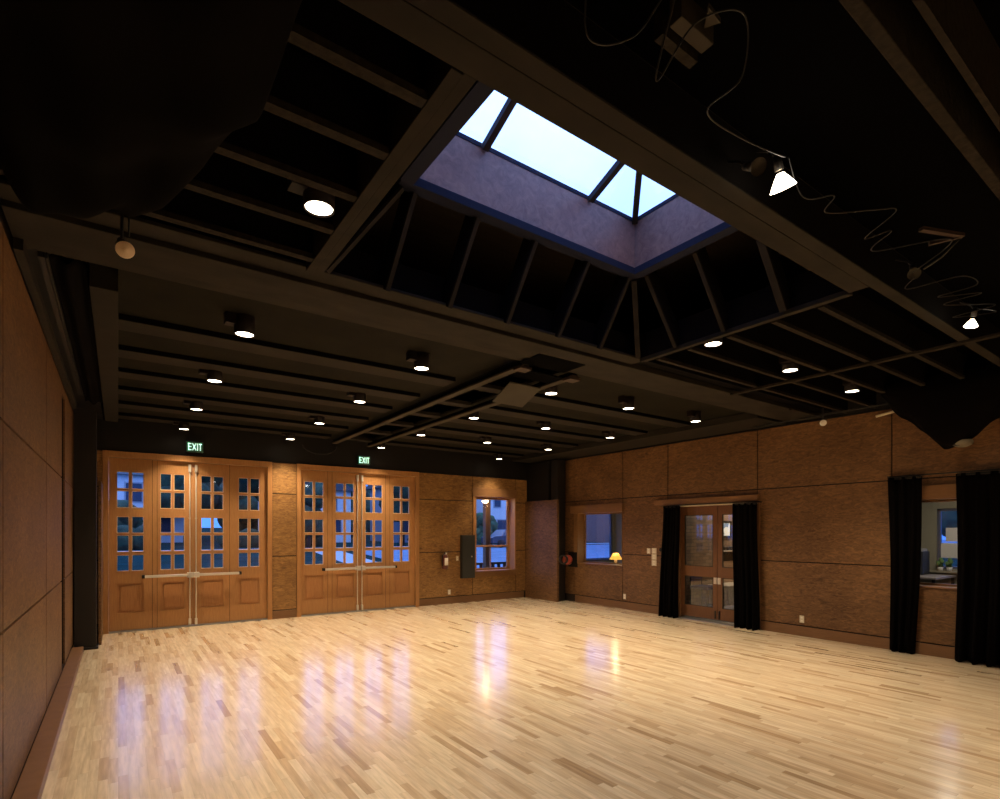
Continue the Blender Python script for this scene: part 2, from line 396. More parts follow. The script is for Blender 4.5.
# ------------------------------------------------------------------ window in far wall
def window_far():
    m=MB((7.7,YF,0)); x0,x1,z0,z1=W1
    d=YF+.30
    m.box(x0-.02,x0+.0,YF-.02,d,z0,z1); m.box(x1,x1+.035,YF-.02,d,z0,z1); m.box(x0-.02,x1+.035,YF-.02,d,z1,z1+.02)
    m.box(x0-.02,x1+.035,YF-.02,d,z0-.02,z0)
    m.box(x0-.09,x0-.02,YF-.018,YF,z0-.12,z1+.02); 
    r=struct(m.build('window_1',M_fir,None,.003))
    def ch(name,mat,fn,bev=.003):
        mm=MB((7.7,YF,0)); fn(mm); o=mm.build(name,mat,r,bev); o.location=(0,0,0); return o
    ch('window_head',M_trim,lambda m:m.box(7.02,8.35,YF-.035,YF,2.56,2.765))
    ch('window_apron',M_trim,lambda m:m.box(7.04,8.34,YF-.02,YF,.60,.715))
    ch('window_sill',M_trim,lambda m:m.box(7.03,8.35,YF-.045,YF+.02,.71,.735))
    s=ch('window_sash',M_fir,lambda m:(m.box(x0,x0+.05,d-.06,d,z0,z1),m.box(x1-.05,x1,d-.06,d,z0,z1),m.box(x0+.05,x1-.05,d-.06,d,z0,z0+.05),
        m.box(x0+.05,x1-.05,d-.06,d,z1-.05,z1),m.box(x0+.05,x1-.05,d-.07,d,1.315,1.36),m.box(7.72,7.745,d-.05,d,z0,1.32)))
    ch('window_pane',M_glass,lambda m:m.box(x0,x1,d-.025,d-.02,z0,z1),0)
window_far()

def side_window(idx, hole, y_mid, depth=.24):
    y0,y1,z0,z1=hole
    m=MB((XR,y_mid,0)); X0=XR-.02; X1=XR+depth
    m.box(X0,X1,y0-.02,y0,z0-.02,z1+.02); m.box(X0,X1,y1,y1+.02,z0-.02,z1+.02); m.box(X0,X1,y0,y1,z0-.02,z0); m.box(X0,X1,y0,y1,z1,z1+.02)
    m.box(XR-.018,XR,y1+.02,y1+.14,z0-.02,z1+.0)
    r=struct(m.build('window_%d'%idx,M_trim,None,.003))
    def ch(name,mat,fn,bev=.003):
        mm=MB((XR,y_mid,0)); fn(mm); o=mm.build(name,mat,r,bev); o.location=(0,0,0); return o
    ch('window_head',M_trim,lambda m:m.box(XR-.06,XR,y0-.04,y1+(.22 if idx==2 else .05),z1,z1+.19))
    ch('window_sash',M_trim,lambda m:(m.box(X1-.05,X1,y0,y0+.03,z0,z1),m.box(X1-.05,X1,y1-.03,y1,z0,z1),m.box(X1-.05,X1,y0+.03,y1-.03,z0,z0+.03),m.box(X1-.05,X1,y0+.03,y1-.03,z1-.03,z1)))
    ch('window_pane',M_glass,lambda m:m.box(X1-.025,X1-.02,y0,y1,z0,z1),0)
    return r
side_window(2,WA,8.9)
side_window(3,WC,2.3)

# ------------------------------------------------------------------ glazed double door in right wall
def side_door():
    o0=(XR,5.9,0)
    m=MB(o0); m.box(XR-.01,XR+.14,5.06,5.10,0,2.23); m.box(XR-.01,XR+.14,6.70,6.74,0,2.23); m.box(XR-.01,XR+.14,5.06,6.74,2.19,2.23)
    r=struct(m.build('door_3',M_trim,None,.003))
    def ch(name,mat,fn,par=r,bev=.003):
        mm=MB(o0); fn(mm); o=mm.build(name,mat,par,bev); o.location=(0,0,0); return o
    ch('door_head',M_trim,lambda m:m.box(XR-.09,XR,5.06,7.26,2.235,2.34))
    ch('track',M_plate,lambda m:m.box(XR-.03,XR+.01,5.2,6.70,2.19,2.215))
    M_d=timber('side_door_wood',(.13,.055,.022),(.18,.078,.031),(9,9,.5))
    for a,b,g0,g1 in ((5.905,6.695,5.99,6.61),(5.105,5.895,5.19,5.80)):
        rects=[(a,b,.055,2.185)]
        for h in ((g0,g1,1.035,2.02),(g0,g1,.27,.84)): rects=sub_rect(rects,h)
        mm=MB(o0)
        for q in rects: mm.box(XR+.03,XR+.075,q[0],q[1],q[2],q[3])
        leaf=mm.build('door_leaf',M_d,r); leaf.location=(0,0,0)
        ch('glass',M_glass,lambda m:(m.box(XR+.05,XR+.055,g0,g1,1.035,2.02),m.box(XR+.05,XR+.055,g0,g1,.27,.84)),leaf,0)
        ch('glazing_bead',M_plate2,lambda m:[ (m.box(XR+.028,XR+.05,g0,g0+.012,z0,z1),m.box(XR+.028,XR+.05,g1-.012,g1,z0,z1),m.box(XR+.028,XR+.05,g0,g1,z0,z0+.012),m.box(XR+.028,XR+.05,g0,g1,z1-.012,z1)) for z0,z1 in ((1.035,2.02),(.27,.84))],leaf,0)
        yy=5.94 if a>5.9 else 5.86
        ch('push_plate',M_steel,lambda m:m.box(XR+.015,XR+.032,yy-.03,yy+.03,.72,.84),leaf)
        ch('kick_bolt',M_blkst,lambda m:m.box(XR+.012,XR+.032,yy-.012,yy+.012,.07,.22),leaf)
    ch('threshold',M_alu,lambda m:m.box(XR-.07,XR+.15,5.10,6.72,0,.02))
side_door()

# ------------------------------------------------------------------ corner return panels and posts
single('return_panel',M_osby,lambda m:m.box(8.635,8.70,9.86,YF-.015,0,2.475),(8.63,10.5,0),'tall plain timber return panel standing in the right far corner, bluish sheen','panel',bevel=.003)
single('return_panel',M_osby,lambda m:m.box(-.245,-.205,10.08,YF-.015,0,2.46),(-.22,10.6,0),'narrow pale timber return panel seen edge-on left of the first glazed door','panel',bevel=.003)
single('steel_post',M_blkst,lambda m:(m.box(-.515,-.26,9.80,10.05,0,3.46),m.box(-.52,-.235,9.76,10.07,0,.03)),(-.39,9.9,0),'black square post standing at the far end of the left wall','post',bevel=.004)
single('steel_post',M_blkst,lambda m:(m.box(8.74,9.0,9.97,10.2,0,3.46)),(8.86,10.1,0),'black square post standing behind the return panel in the right corner','post',bevel=.004)
setting('trim_3',M_blk,lambda m:(m.box(8.70,9.08,10.25,YF+.01,2.48,3.45)))

# ------------------------------------------------------------------ skylight
def skylight():
    x0,x1,y0,y1=CUR; zc,zt=4.15,4.61; h=(y1-y0)/2; rise=h*.38; ym=(y0+y1)/2
    r=thing('skylight','glazed hip skylight over a deep timber curb, pale evening sky above','skylight',((x0+x1)/2,ym,zc))
    part(r,'curb',M_osbc,lambda m:(m.box(x0-.025,x1+.025,y1,y1+.025,zc,zt),m.box(x0-.025,x1+.025,y0-.025,y0,zc,zt),m.box(x0-.025,x0,y0,y1,zc,zt),m.box(x1,x1+.025,y0,y1,zc,zt)))
    part(r,'curb_flange',M_flange,lambda m:(m.box(x0-.09,x1+.09,y1-.004,y1+.10,zc-.035,zc+.03),m.box(x0-.09,x1+.09,y0-.10,y0+.004,zc-.035,zc+.03),m.box(x0-.10,x0+.004,y0,y1,zc-.035,zc+.03),m.box(x1-.004,x1+.10,y0,y1,zc-.035,zc+.03)),.003)
    c={'a':(x0,y0,zt),'b':(x1,y0,zt),'c':(x1,y1,zt),'d':(x0,y1,zt)}; r0=(x0+h,ym,zt+rise); r1=(x1-h,ym,zt+rise)
    part(r,'glass',M_sglass,lambda m:m.add([c['a'],c['b'],c['c'],c['d'],r0,r1],[(0,1,5,4),(1,2,5),(2,3,4,5),(3,0,4)]))
    for nm,a,b in (('hip_bar',c['a'],r0),('hip_bar',c['d'],r0),('hip_bar',c['b'],r1),('hip_bar',c['c'],r1),('ridge_bar',r0,r1),
                   ('glazing_bar',(x0+h,y1,zt),r0),('glazing_bar',(x0+h,y0,zt),r0),('glazing_bar',(x1-h,y1,zt),r1),('glazing_bar',(x1-h,y0,zt),r1)):
        part(r,nm,M_bar,lambda m:m.bar(Vector(a)+(Vector(b)-Vector(a))*.02+Vector((0,0,-.012)),Vector(b)+Vector((0,0,-.012)),.05,.05))
    part(r,'edge_frame',M_flange,lambda m:(m.box(x0-.05,x1+.05,y1-.005,y1+.05,zt-.004,zt+.03),m.box(x0-.05,x1+.05,y0-.05,y0+.005,zt-.004,zt+.03),m.box(x0-.05,x0+.005,y0,y1,zt-.004,zt+.03),m.box(x1-.005,x1+.05,y0,y1,zt-.004,zt+.03)))
skylight()

# rafters leaning from the ring beams up to the curb
def rafter(a,b,label,group,w=.045,h=.14):
    a=Vector(a); b=Vector(b); c=(a+b)/2
    d=(b-a).normalized()
    # member depth lies behind the visible edge
    hor=Vector((d.x,d.y,0)); 
    up=Vector((-hor.x,-hor.y,0)).normalized()*-1 if hor.length>1e-3 else Vector((0,1,0))
    n=Vector((-d.x*d.z,-d.y*d.z,1-d.z*d.z)).normalized()
    m=MB(a); m.bar(a+n*.01,b+n*.01,w*.8,.02,up=n); m.bar(a+n*(h/2+.02),b+n*(h/2+.02),w*.74,h,up=n,mi=1)  # second bar is near-black: shade on the rafter sides put into colour
    return tag(m.build('rafter',[M_beam,M_web_shade]),label,'rafter',group)
gF='leaning rafters on the far side of the skylight well'
ends=((1.66,1.72),(2.2,2.25),(2.78,2.82),(3.37,3.42),(3.92,3.95))
words=('leftmost','second from the left','third from the left','fourth from the left','last before the corner')
for (xa,xb),w in zip(ends,words):
    rafter((xa,3.82,ZB+.01),(xb,3.47,4.09),'dark leaning rafter, far side of the skylight well, '+w,gF)
rafter((4.44,3.79,ZB+.01),(4.02,3.48,4.09),'dark corner rafter rising to the far right corner of the skylight',None,.06)
rafter((1.20,3.78,ZB+.01),(1.63,3.48,4.09),'dark corner rafter rising to the far left corner of the skylight',None,.06)
gR='leaning rafters on the right side of the skylight well'
for y,w in ((3.36,'next to the corner rafter'),(2.84,'in the middle'),(2.3,'nearest the wide beam')):
    rafter((4.48,y,ZB+.01),(4.05,y,4.09),'dark leaning rafter on the right side of the skylight well, '+w,gR,.045 if y>2.5 else .07)

# ------------------------------------------------------------------ beams
def beam(fn,org,label,mat=None): return single('ceiling_beam',mat or [M_beam,M_web_shade],fn,org,label,'beam',bevel=.004)  # second material paints shade onto the beams' upper sides
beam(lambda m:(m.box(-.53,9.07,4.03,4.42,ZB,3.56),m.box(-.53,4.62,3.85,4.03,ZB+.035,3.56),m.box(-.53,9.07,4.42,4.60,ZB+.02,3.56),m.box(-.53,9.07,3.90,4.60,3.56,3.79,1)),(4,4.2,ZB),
     'broad dark stepped beam crossing the whole ceiling beyond the skylight')
beam(lambda m:(m.box(.2,4.52,1.69,1.82,ZB,3.56),m.box(-.4,9.05,1.60,1.685,ZB-.002,3.53),m.box(.2,4.52,1.69,1.80,3.56,3.79,1),m.box(-.4,9.05,1.597,1.685,3.51,3.79,1),m.box(-.4,9.05,1.594,1.6,ZB,3.79,1)),(3,1.75,ZB),  # thin black strip paints the near face as unlit
     'wide scuffed beam running along the near side of the skylight well to the right wall')
beam(lambda m:(m.box(1.06,1.115,1.83,3.84,ZB,3.79),m.box(1.12,1.18,1.83,3.84,ZB+.012,3.79)),(1.12,2.8,ZB),
     'double dark beam on the left side of the skylight well')
beam(lambda m:(m.box(4.525,4.565,1.83,3.84,ZB,3.54),m.box(4.57,4.61,1.83,3.84,ZB+.01,3.54),m.box(4.53,4.61,1.83,3.84,3.54,3.79,1)),(4.57,2.8,ZB),
     'slim dark double beam on the right side of the skylight well')
single('cross_strap',M_joist,lambda m:m.box(6.50,6.57,1.28,4.02,ZB-.026,ZB-.002),(6.53,2.7,ZB),'thin dark strap crossing under the joists right of the skylight','strap')
single('timber_stub',M_joist,lambda m:m.box(8.0,8.8,3.97,4.02,ZB-.03,ZB-.002),(8.4,4,ZB),'short batten below the broad beam near the right wall','batten')
single('ceiling_beam',M_fjoist,lambda m:m.box(-.175,-.0,4.98,10.9,ZB-.0,3.79),(-.1,7.7,ZB),'dark grey box beam running lengthwise above the left wall side','beam',bevel=.004)
setting('trim_4',M_blk,lambda m:m.box(-.53,-.21,4.61,YF,3.56,3.62))
single('ceiling_soffit',M_fjoist,lambda m:m.box(8.20,9.07,4.61,YF-.02,ZB-.01,3.60),(8.6,7.8,ZB),'long dark soffit box above the top of the right wall','soffit',bevel=.004)
beam(lambda m:m.box(.0,9.07,.79,.84,ZB,3.79),(4,.81,ZB),'dark speckled beam in the upper right, close overhead',M_joist)
single('angle_strip',M_joist,lambda m:(m.box(2.1,9.05,.67,.695,ZB,3.799),m.box(2.1,2.16,.2,.67,ZB,3.799)),(4,.6,ZB),'thin dark angle frame in the top right corner, nearest overhead','frame')

# joists: flange + web, one object per joist with parts
def joist(name_label,group,x0,x1,y,w=.055,mat=M_joist):
    r=thing('ceiling_joist',name_label,'joist',((x0+x1)/2,y,ZB),group)
    part(r,'flange',mat,lambda m:m.box(x0,x1,y-w/2,y+w/2,ZB,ZB+.035))
    part(r,'web',M_web_shade,lambda m:m.box(x0,x1,y-.008,y+.008,ZB+.035,3.79))
    return r
ordw=('nearest the wide beam','second from the wide beam','third from the wide beam','fourth from the wide beam','nearest the broad stepped beam')
for y,w in zip((2.05,2.445,2.857,3.25,3.66),ordw):
    joist('speckled dark joist left of the skylight well, '+w,'joists left of the skylight well',-.5,1.055,y)
for y,w in zip((2.07,2.45,2.876,3.30,3.68),ordw):
    joist('speckled dark joist right of the skylight well, '+w,'joists right of the skylight well',4.615,9.06,y,.045)
ordf=('nearest','second','third','fourth','fifth','farthest')
for y,w in zip((5.81,6.77,7.70,8.66,9.63,10.60),ordf):
    for x0,x1,side in ((0.0,3.42,'left'),(4.46,8.19,'right')):
        single('ceiling_joist',[M_fjoist,M_web_shade],lambda m:(m.box(x0+.002,x1,y,y+.30,ZB+.06,3.612),m.box(x0+.002,x1,y-.012,y+.002,ZB+.061,3.612,1)),((x0+x1)/2,y,ZB+.06),  # black strip over the near face stands in for its shadow
               '%s flat dark ceiling batten of the far bay, %s side of the twin rails'%(w,side),'joist','flat battens of the far ceiling bay, %s side'%side,bevel=.003)
for y,w in zip((5.2,5.81,6.77,7.70,8.66,9.63,10.60),('short',)+ordf):
    if w!='short': single('ceiling_joist',M_fjoist,lambda m:m.box(3.68,4.27,y,y+.18,ZB+.06,3.612),(4,y,ZB+.06),'%s short dark batten between the twin rails of the far bay'%w,'joist','short battens between the twin rails',bevel=.003)
for x,w in ((3.55,'left'),(4.28,'right')):
    single('ceiling_rail',[M_rail,M_web_shade],lambda m:(m.box(x,x+.10,4.62,10.95,ZB-.012,ZB+.012),m.box(x+.02,x+.08,4.63,10.94,ZB+.012,ZB+.061,1)),(x,7.8,ZB-.05),'%s of the twin lengthwise rails in the far ceiling bay'%w,'rail','twin rails of the far bay',bevel=.004)  # near-black body: shade on the rail sides put into colour
single('ceiling_plate',M_plate2,lambda m:m.add([(3.69,5.03,3.42),(4.17,5.05,3.42),(4.17,5.42,3.265),(3.69,5.40,3.265),(3.69,5.03,3.435),(4.17,5.05,3.435),(4.17,5.42,3.28),(3.69,5.40,3.28)],[(0,1,2,3),(7,6,5,4),(0,4,5,1),(1,5,6,2),(2,6,7,3),(3,7,4,0)]),(3.93,5.2,3.35),'pale square plate hanging tilted between the twin rails on the ceiling','plate',bevel=.004)
single('access_opening',M_deck,lambda m:m.box(3.48,4.12,4.24,4.585,ZB-.006,ZB-.001),(3.8,4.5,ZB),'black rectangular hatch in the broad beam, behind the pale plate','hatch','black hatches by the twin rails')
single('access_opening',M_deck,lambda m:m.box(3.66,4.27,4.74,5.015,ZB-.01,ZB+.0),(4.0,4.9,ZB),'black rectangular hatch between the twin rails, touching the pale plate','hatch','black hatches by the twin rails')
for x,w in ((3.53,'left'),(4.25,'right')):
    single('timber_block',M_block,lambda m:m.box(x,x+.16,4.62,4.75,ZB-.040,ZB-.013),(x,4.67,ZB-.04),'small reddish timber block at the near end of the %s twin rail'%w,'block')

# header profiles above left wall
single('header_rail',M_beam,lambda m:m.box(-.525,-.478,4.42,9.7,3.43,3.499),(-.5,7,3.43),'olive brown header strip running along the top of the left wall','strip')
single('header_rail',M_track,lambda m:(m.box(-.43,-.395,4.61,9.0,3.49,3.56),m.box(-.388,-.380,4.61,9.0,3.49,3.56)),(-.42,7,3.5),'grey metal track running above the left wall header','track')
single('border_drape',M_cloth,lambda m:m.grid(lambda u,v:(-.185-.19*v,4.65+u*4.9,3.51+.03*math.sin(v*9)+.012*math.sin(u*25+v*3)),60,12),(-.3,7,3.5),
       'narrow black cloth strip bundled between left wall track and box beam','drape',solid=.006)

# ------------------------------------------------------------------ down lights
LZ=3.45
def spot(loc,power,rad=.07,ang=98,blend=1,rot=None,col=(1,.79,.54)):
    l=bpy.data.lights.new('lamp_beam','SPOT'); l.energy=power; l.spot_size=math.radians(ang); l.spot_blend=blend; l.shadow_soft_size=rad; l.color=col
    o=bpy.data.objects.new('lamp_beam',l); C.objects.link(o); o.location=loc
    if rot: o.rotation_euler=rot
    return o
def make_down():
    r=thing('down_light','','ceiling light',(0,0,LZ))
    part(r,'can',M_can,lambda m:(m.lathe([(.0,.17),(.082,.17),(.085,.165),(.085,0),(.076,0),(.074,.012)],(0,0,LZ))))
    part(r,'lamp_face',M_disc,lambda m:m.disc(.075,(0,0,LZ+.008),(0,0,-1)))
    part(r,'mounting_box',M_can,lambda m:m.box(-.16,-.075,-.05,.05,LZ+.07,LZ+.17),.003)
    return r
rows=[(5.25,'first row beyond the broad beam'),(7.08,'second row beyond the broad beam'),(8.87,'third row beyond the broad beam'),(10.69,'row nearest the glazed doors')]
colsw=[(.92,'leftmost'),(2.67,'second from the left'),(4.5,'third from the left'),(5.95,'fourth from the left'),(7.52,'rightmost')]
proto=make_down(); first=True
PW=315
def place_down(x,y,label,group,power=PW,z=0):
    global first
    o=proto if first else copy_tree(proto); first=False
    o.location=(x,y,LZ+z); o['label']=label
    if group: o['group']=group
    elif 'group' in o.keys(): del o['group']
    spot((x,y,LZ+z-.004),power)
for y,wr in rows:
    for x,wc in colsw:
        if wc=='fourth from the left' and y>10: continue
        place_down(x,y,'lit round can light, %s in the %s'%(wc,wr),'can lights of the far ceiling bay',PW*((.6 if x>7 else 1.05) if y>10 else 1))
place_down(.92,3.063,'large lit round light between joists left of the skylight well','lights between the near joists',PW,.055)
for x,w in ((4.70,'left'),(6.17,'middle'),(7.74,'right')):
    place_down(x,3.085,'lit round light between joists right of the skylight, %s of three'%w,'lights between the near joists',PW,.055)
for y in (-.4,-2.1):
    for x in (2.67,4.5,5.95,7.52):
        place_down(x,y,'lit round can light in the ceiling behind the viewpoint','can lights behind the viewpoint',PW*.9)

# clamp work lights along the near beam
def clamp_light(loc,dirv,label,power,lit=True):
    S=(.78 if loc[0]<4 else .6) if lit else .5
    r=thing('clamp_light',label,'lamp',loc,'clamp work lights along the near beam')
    L=Vector(loc); d=Vector(dirv).normalized()
    part(r,'reflector',M_disc if lit else M_plate2,lambda m:m.lathe([(.02*S,-.09*S),(.035*S,-.07*S),(.06*S,-.03*S),(.078*S,.0)],L,d,20))
    part(r,'socket',M_blkst,lambda m:m.tube([L-d*.15,L-d*.085],[.018,.022],10))
    part(r,'spring_clamp',M_blkst,lambda m:(m.tube([L-d*.13,L-d*.15+Vector((0,.03,.04)),L-d*.15+Vector((0,.10,.08))],.006,6)))
    part(r,'lamp_face',M_disc if lit else M_plate2,lambda m:m.lathe([(.0,-.01),(.05*S,-.008),(.073*S,-.003)],L,d,20))
    if lit:
        q=d.to_track_quat('-Z','Y').to_euler(); spot(L+d*.01,power,.06,120,.6,q)
clamp_light((2.69,1.38,3.395),(.35,.0,-.75),'lit bell shaped clamp light on the near beam, above the skylight corner',30)
clamp_light((5.84,1.43,3.42),(.5,.3,-.7),'lit clamp light near the right end of the near beam',30)
clamp_light((2.50,1.40,3.44),(-.3,-.5,-.4),'small unlit lamp head beside the lit clamp light',0,False)
clamp_light((4.35,1.36,3.42),(-.5,-.2,-.5),'unlit clamp light halfway along the near beam',0,False)

def wiggle(pts,n=10):
    out=[]; pts=[Vector(p) for p in pts]
    for i in range(len(pts)-1):
        p0=pts[max(i-1,0)];p1=pts[i];p2=pts[i+1];p3=pts[min(i+2,len(pts)-1)]
        for k in range(n):
            t=k/n
            out.append(.5*((2*p1)+(-p0+p2)*t+(2*p0-5*p1+4*p2-p3)*t*t+(-p0+3*p1-3*p2+p3)*t**3))
    out.append(pts[-1]); return out
single('loose_cable',M_cable,lambda m:m.tube(wiggle([(1.25,1.25,3.62),(1.33,1.36,3.42),(1.5,1.30,3.46),(1.58,1.18,3.60),(1.66,1.33,3.40),(1.72,1.2,3.55),(1.9,1.12,3.62),(2.02,1.2,3.50),(1.97,1.32,3.42),(2.2,1.33,3.42),(2.55,1.31,3.46),(2.66,1.36,3.56)]),.0035,6),(1.9,1.3,3.5),
       'thin grey cable looping across the dark ceiling left of the lit clamp light','cable')
single('loose_cable',M_cable,lambda m:m.tube(wiggle([(2.72,1.37,3.56),(2.85,1.36,3.40),(3.0,1.28,3.42),(3.05,1.34,3.38),(3.3,1.22,3.42),(3.45,1.16,3.44),(3.5,1.33,3.38),(3.62,1.24,3.42),(3.7,1.36,3.38),(4.2,1.12,3.5),(4.32,1.36,3.42)]),.0035,6),(3.5,1.3,3.4),
       'thin grey cable zigzagging between the lit clamp light and the hanging bracket','cable')
single('loose_cable',M_cable,lambda m:m.tube(wiggle([(4.36,1.36,3.40),(4.42,1.42,3.36),(4.7,1.2,3.44),(4.95,1.18,3.44),(4.8,1.36,3.38),(5.15,1.2,3.44),(5.0,1.38,3.38),(5.5,1.2,3.44),(5.35,1.42,3.38),(5.75,1.25,3.46),(5.84,1.40,3.56)]),.0035,6),(5,1.3,3.4),
       'thin grey cable zigzagging toward the clamp light at the right end','cable')
def hanging_fix():
    r=thing('junction_box','dull metal box fixture tucked above the near beam with cables round it','fixture',(1.75,1.28,3.6))
    part(r,'housing',M_rail,lambda m:m.box(1.70,1.90,1.245,1.30,3.60,3.70),.003)
    part(r,'side_plate',M_joist,lambda m:m.box(1.70,1.92,1.33,1.37,3.60,3.70))
    part(r,'ear',M_rail,lambda m:m.add([(1.77,1.18,3.62),(1.83,1.24,3.62),(1.86,1.19,3.62),(1.77,1.18,3.64),(1.83,1.24,3.64),(1.86,1.19,3.64)],[(0,2,1),(3,4,5),(0,1,4,3),(1,2,5,4),(2,0,3,5)]))
hanging_fix()
def bracket():
    r=thing('hanging_bracket','small reddish metal bracket hanging under the near ceiling among cables','bracket',(4.1,1.15,3.5))
    part(r,'arm',M_block,lambda m:(m.bar((3.95,1.2,3.52),(4.25,1.08,3.52),.03,.02),m.bar((4.25,1.08,3.52),(4.15,1.22,3.5),.02,.02)))
    part(r,'hanger',M_cable,lambda m:m.tube([(4.25,1.08,3.52),(4.3,1.2,3.45),(4.32,1.3,3.42)],.006,6))
bracket()

# round PAR lamp hanging near the left drape
def par_lamp(loc,d,label,r0,mat_l,stem):
    r=thing('spot_lamp',label,'lamp',loc); L=Vector(loc); d=Vector(d).normalized()
    part(r,'lens',mat_l,lambda m:m.lathe([(.0,.006),(r0*.2,.008),(r0*.25,.003),(r0*.8,.006),(r0,.0)],L,d,24))
    part(r,'shell',M_blkst,lambda m:m.lathe([(r0,0),(r0*1.02,-.01),(r0*.6,-.09),(r0*.45,-.14),(0.0,-.145)],L,d,24))
    part(r,'yoke',M_blkst,lambda m:(m.tube([L-d*.1,L-d*.12+Vector((0,0,stem*.5)),L-d*.1+Vector((0,0,stem))],.009,6),m.tube([L-d*.1+Vector((.03,0,.05)),L-d*.1+Vector((.03,0,stem))],.005,6)))
par_lamp((.03,3.50,3.195),(.12,-.75,-.62),'round unlit lamp with tan lens hanging below the black drape on the left',.044,M_lens,.2)
par_lamp((8.38,3.72,3.28),(-.8,-.45,-.35),'small pale round lamp hanging in front of the top of the right wall',.045,M_white,.2)
single('wall_conduit',M_plate,lambda m:m.tube([(8.98,2.95,3.415),(8.99,3.27,3.37)],.018,8),(8.98,3.1,3.4),'short pale tube at the top of the right wall beside the hanging black swag','tube')
single('drape_pipe',M_track,lambda m:m.tube([(8.6,2.2,3.46),(8.75,5.0,3.46)],.012,8),(8.7,3.5,3.46),'thin pipe running along the top of the right wall behind the swag','pipe')

# ------------------------------------------------------------------ black swags overhead
def lerp_tab(tab,t):
    for i in range(len(tab)-1):
        if t<=tab[i+1][0]:
            k=(t-tab[i][0])/(tab[i+1][0]-tab[i][0]); k=max(0,min(1,k)); return [a+(b-a)*k for a,b in zip(tab[i][1:],tab[i+1][1:])]
    return list(tab[-1][1:])
def left_swag(m):
    # Y -> boundary X, bottom z
    tab=[(.2,.60,3.36),(1.0,.54,3.34),(1.84,.50,3.30),(2.1,.50,3.27),(2.4,.49,3.25),(2.55,.42,3.27),(2.9,.34,3.27),(3.2,.22,3.25),(3.42,0.10,3.27),(3.6,-.06,3.39),(3.75,-.2,3.46)]
    def fn(u,v):
        y=.2+u*3.55; bx,bz=lerp_tab(tab,y)
        w=(bx+.46)/2; c=bx-w; a=(v-.5)*PI
        x=c-w*math.sin(a)*-1
        prof=math.cos(a)**.45 if math.cos(a)>0 else 0
        fold=.035*math.sin(9*v+6*u)*math.sin(4*u+1)+.02*math.sin(31*u+5*v)+.018*math.sin(23*v-9*u)
        z=3.60-(3.60-bz)*prof+fold*prof
        return (x,y+.03*math.sin(12*v+3*u),z)
    m.grid(fn,90,48)
single('masking_drape',M_cloth2,left_swag,(0,2,3.5),'big black cloth gathered up under the ceiling in the upper left','drape',solid=.006)
def right_swag(m):
    tab=[(1.2,3.42),(1.55,3.27),(1.77,3.05),(1.9,2.96),(2.05,2.83),(2.2,2.745),(2.32,2.74),(2.42,2.85),(2.5,2.97),(2.62,3.10),(2.75,3.20),(2.84,3.32),(2.91,3.45)]
    def fn(u,v):
        y=1.2+u*1.71; bz=lerp_tab(tab,y)[0]; a=(v-.5)*PI
        x=8.38+.24*math.sin(a)
        prof=math.cos(a)**.5 if math.cos(a)>0 else 0
        fold=.02*math.sin(20*v+8*u)+.012*math.sin(37*u-11*v)
        return (x,y,3.60-(3.60-bz)*prof+fold*prof)
    m.grid(fn,70,40)
single('masking_drape',M_cloth,right_swag,(8.3,2.1,3.4),'black cloth swag sagging in a point above the curtained window on the right','drape',solid=.006)
def dome():
    L=(8.38,2.13,2.78)
    r=thing('globe_lamp','pale unlit dome lamp peeking out under the black swag on the right','lamp',L)
    part(r,'globe',plain('tan_globe',(.17,.145,.10),.4),lambda m:m.lathe([(.0,-.06),(.05,-.052),(.09,-.03),(.105,0),(.09,.03)],L,(0,0,1),24))  # one even greyish tan
    part(r,'bracket',M_blkst,lambda m:(m.tube([(8.36,2.16,2.83),(8.36,2.16,3.2)],.012,8),m.box(8.30,8.31,2.14,2.2,2.74,2.83)))
dome()

# ------------------------------------------------------------------ stage curtains on the right wall
def curtain(label,y0t,y1t,y0b,y1b,zt,xc,nf,seed,zb=.015):
    rnd=random.Random(seed); ph=[rnd.uniform(0,6) for _ in range(4)]
    org=(xc,(y0b+y1b)/2,0)
    r=thing('curtain',label,'curtain',org,'black curtains along the right wall')
    def fn(u,v):
        z=zt+(zb-zt)*v; k=v**1.2
        y=(y0t+(y1t-y0t)*u)*(1-k)+(y0b+(y1b-y0b)*u)*k
        a=.022+.03*v
        x=xc+a*math.sin(2*PI*nf*u+ph[0]+.5*math.sin(3*v+ph[1]))+.4*a*math.sin(2*PI*nf*2.3*u+ph[2])
        z+= .012*math.sin(2*PI*nf*u+ph[3]) if v>.99 else 0
        return (x,y+.012*math.sin(5*v+ph[2]),z)
    part(r,'cloth',M_cloth,lambda m:m.grid(fn,int(nf*14),26),solid=.005)
    part(r,'heading_tape',M_blk,lambda m:m.box(xc-.012,xc+.012,y0t+.01,y1t-.01,zt-.03,zt+.004))
    return r
curtain('black curtain hanging left of the glazed double doors, beside the switch plates',6.60,6.98,6.64,7.10,2.20,8.93,4,1)
curtain('black curtain hanging right of the glazed double doors',5.02,5.47,5.0,5.44,2.195,8.93,4,2)
curtain('slim black curtain hanging left of the office window on the right wall',2.71,3.11,2.80,3.09,2.46,8.95,3,3)
curtain('wide black curtain at the right edge of the room, right of the office window',.95,2.34,1.0,2.36,2.455,8.95,9,4)
single('curtain_rod',M_blkst,lambda m:(m.tube([(8.965,.9,2.475),(8.965,3.12,2.475)],.009,8),m.bar((8.965,3.1,2.475),(9.09,3.1,2.475),.01,.01)),(8.96,2,2.47),'thin black rod carrying the two curtains of the office window','rod')
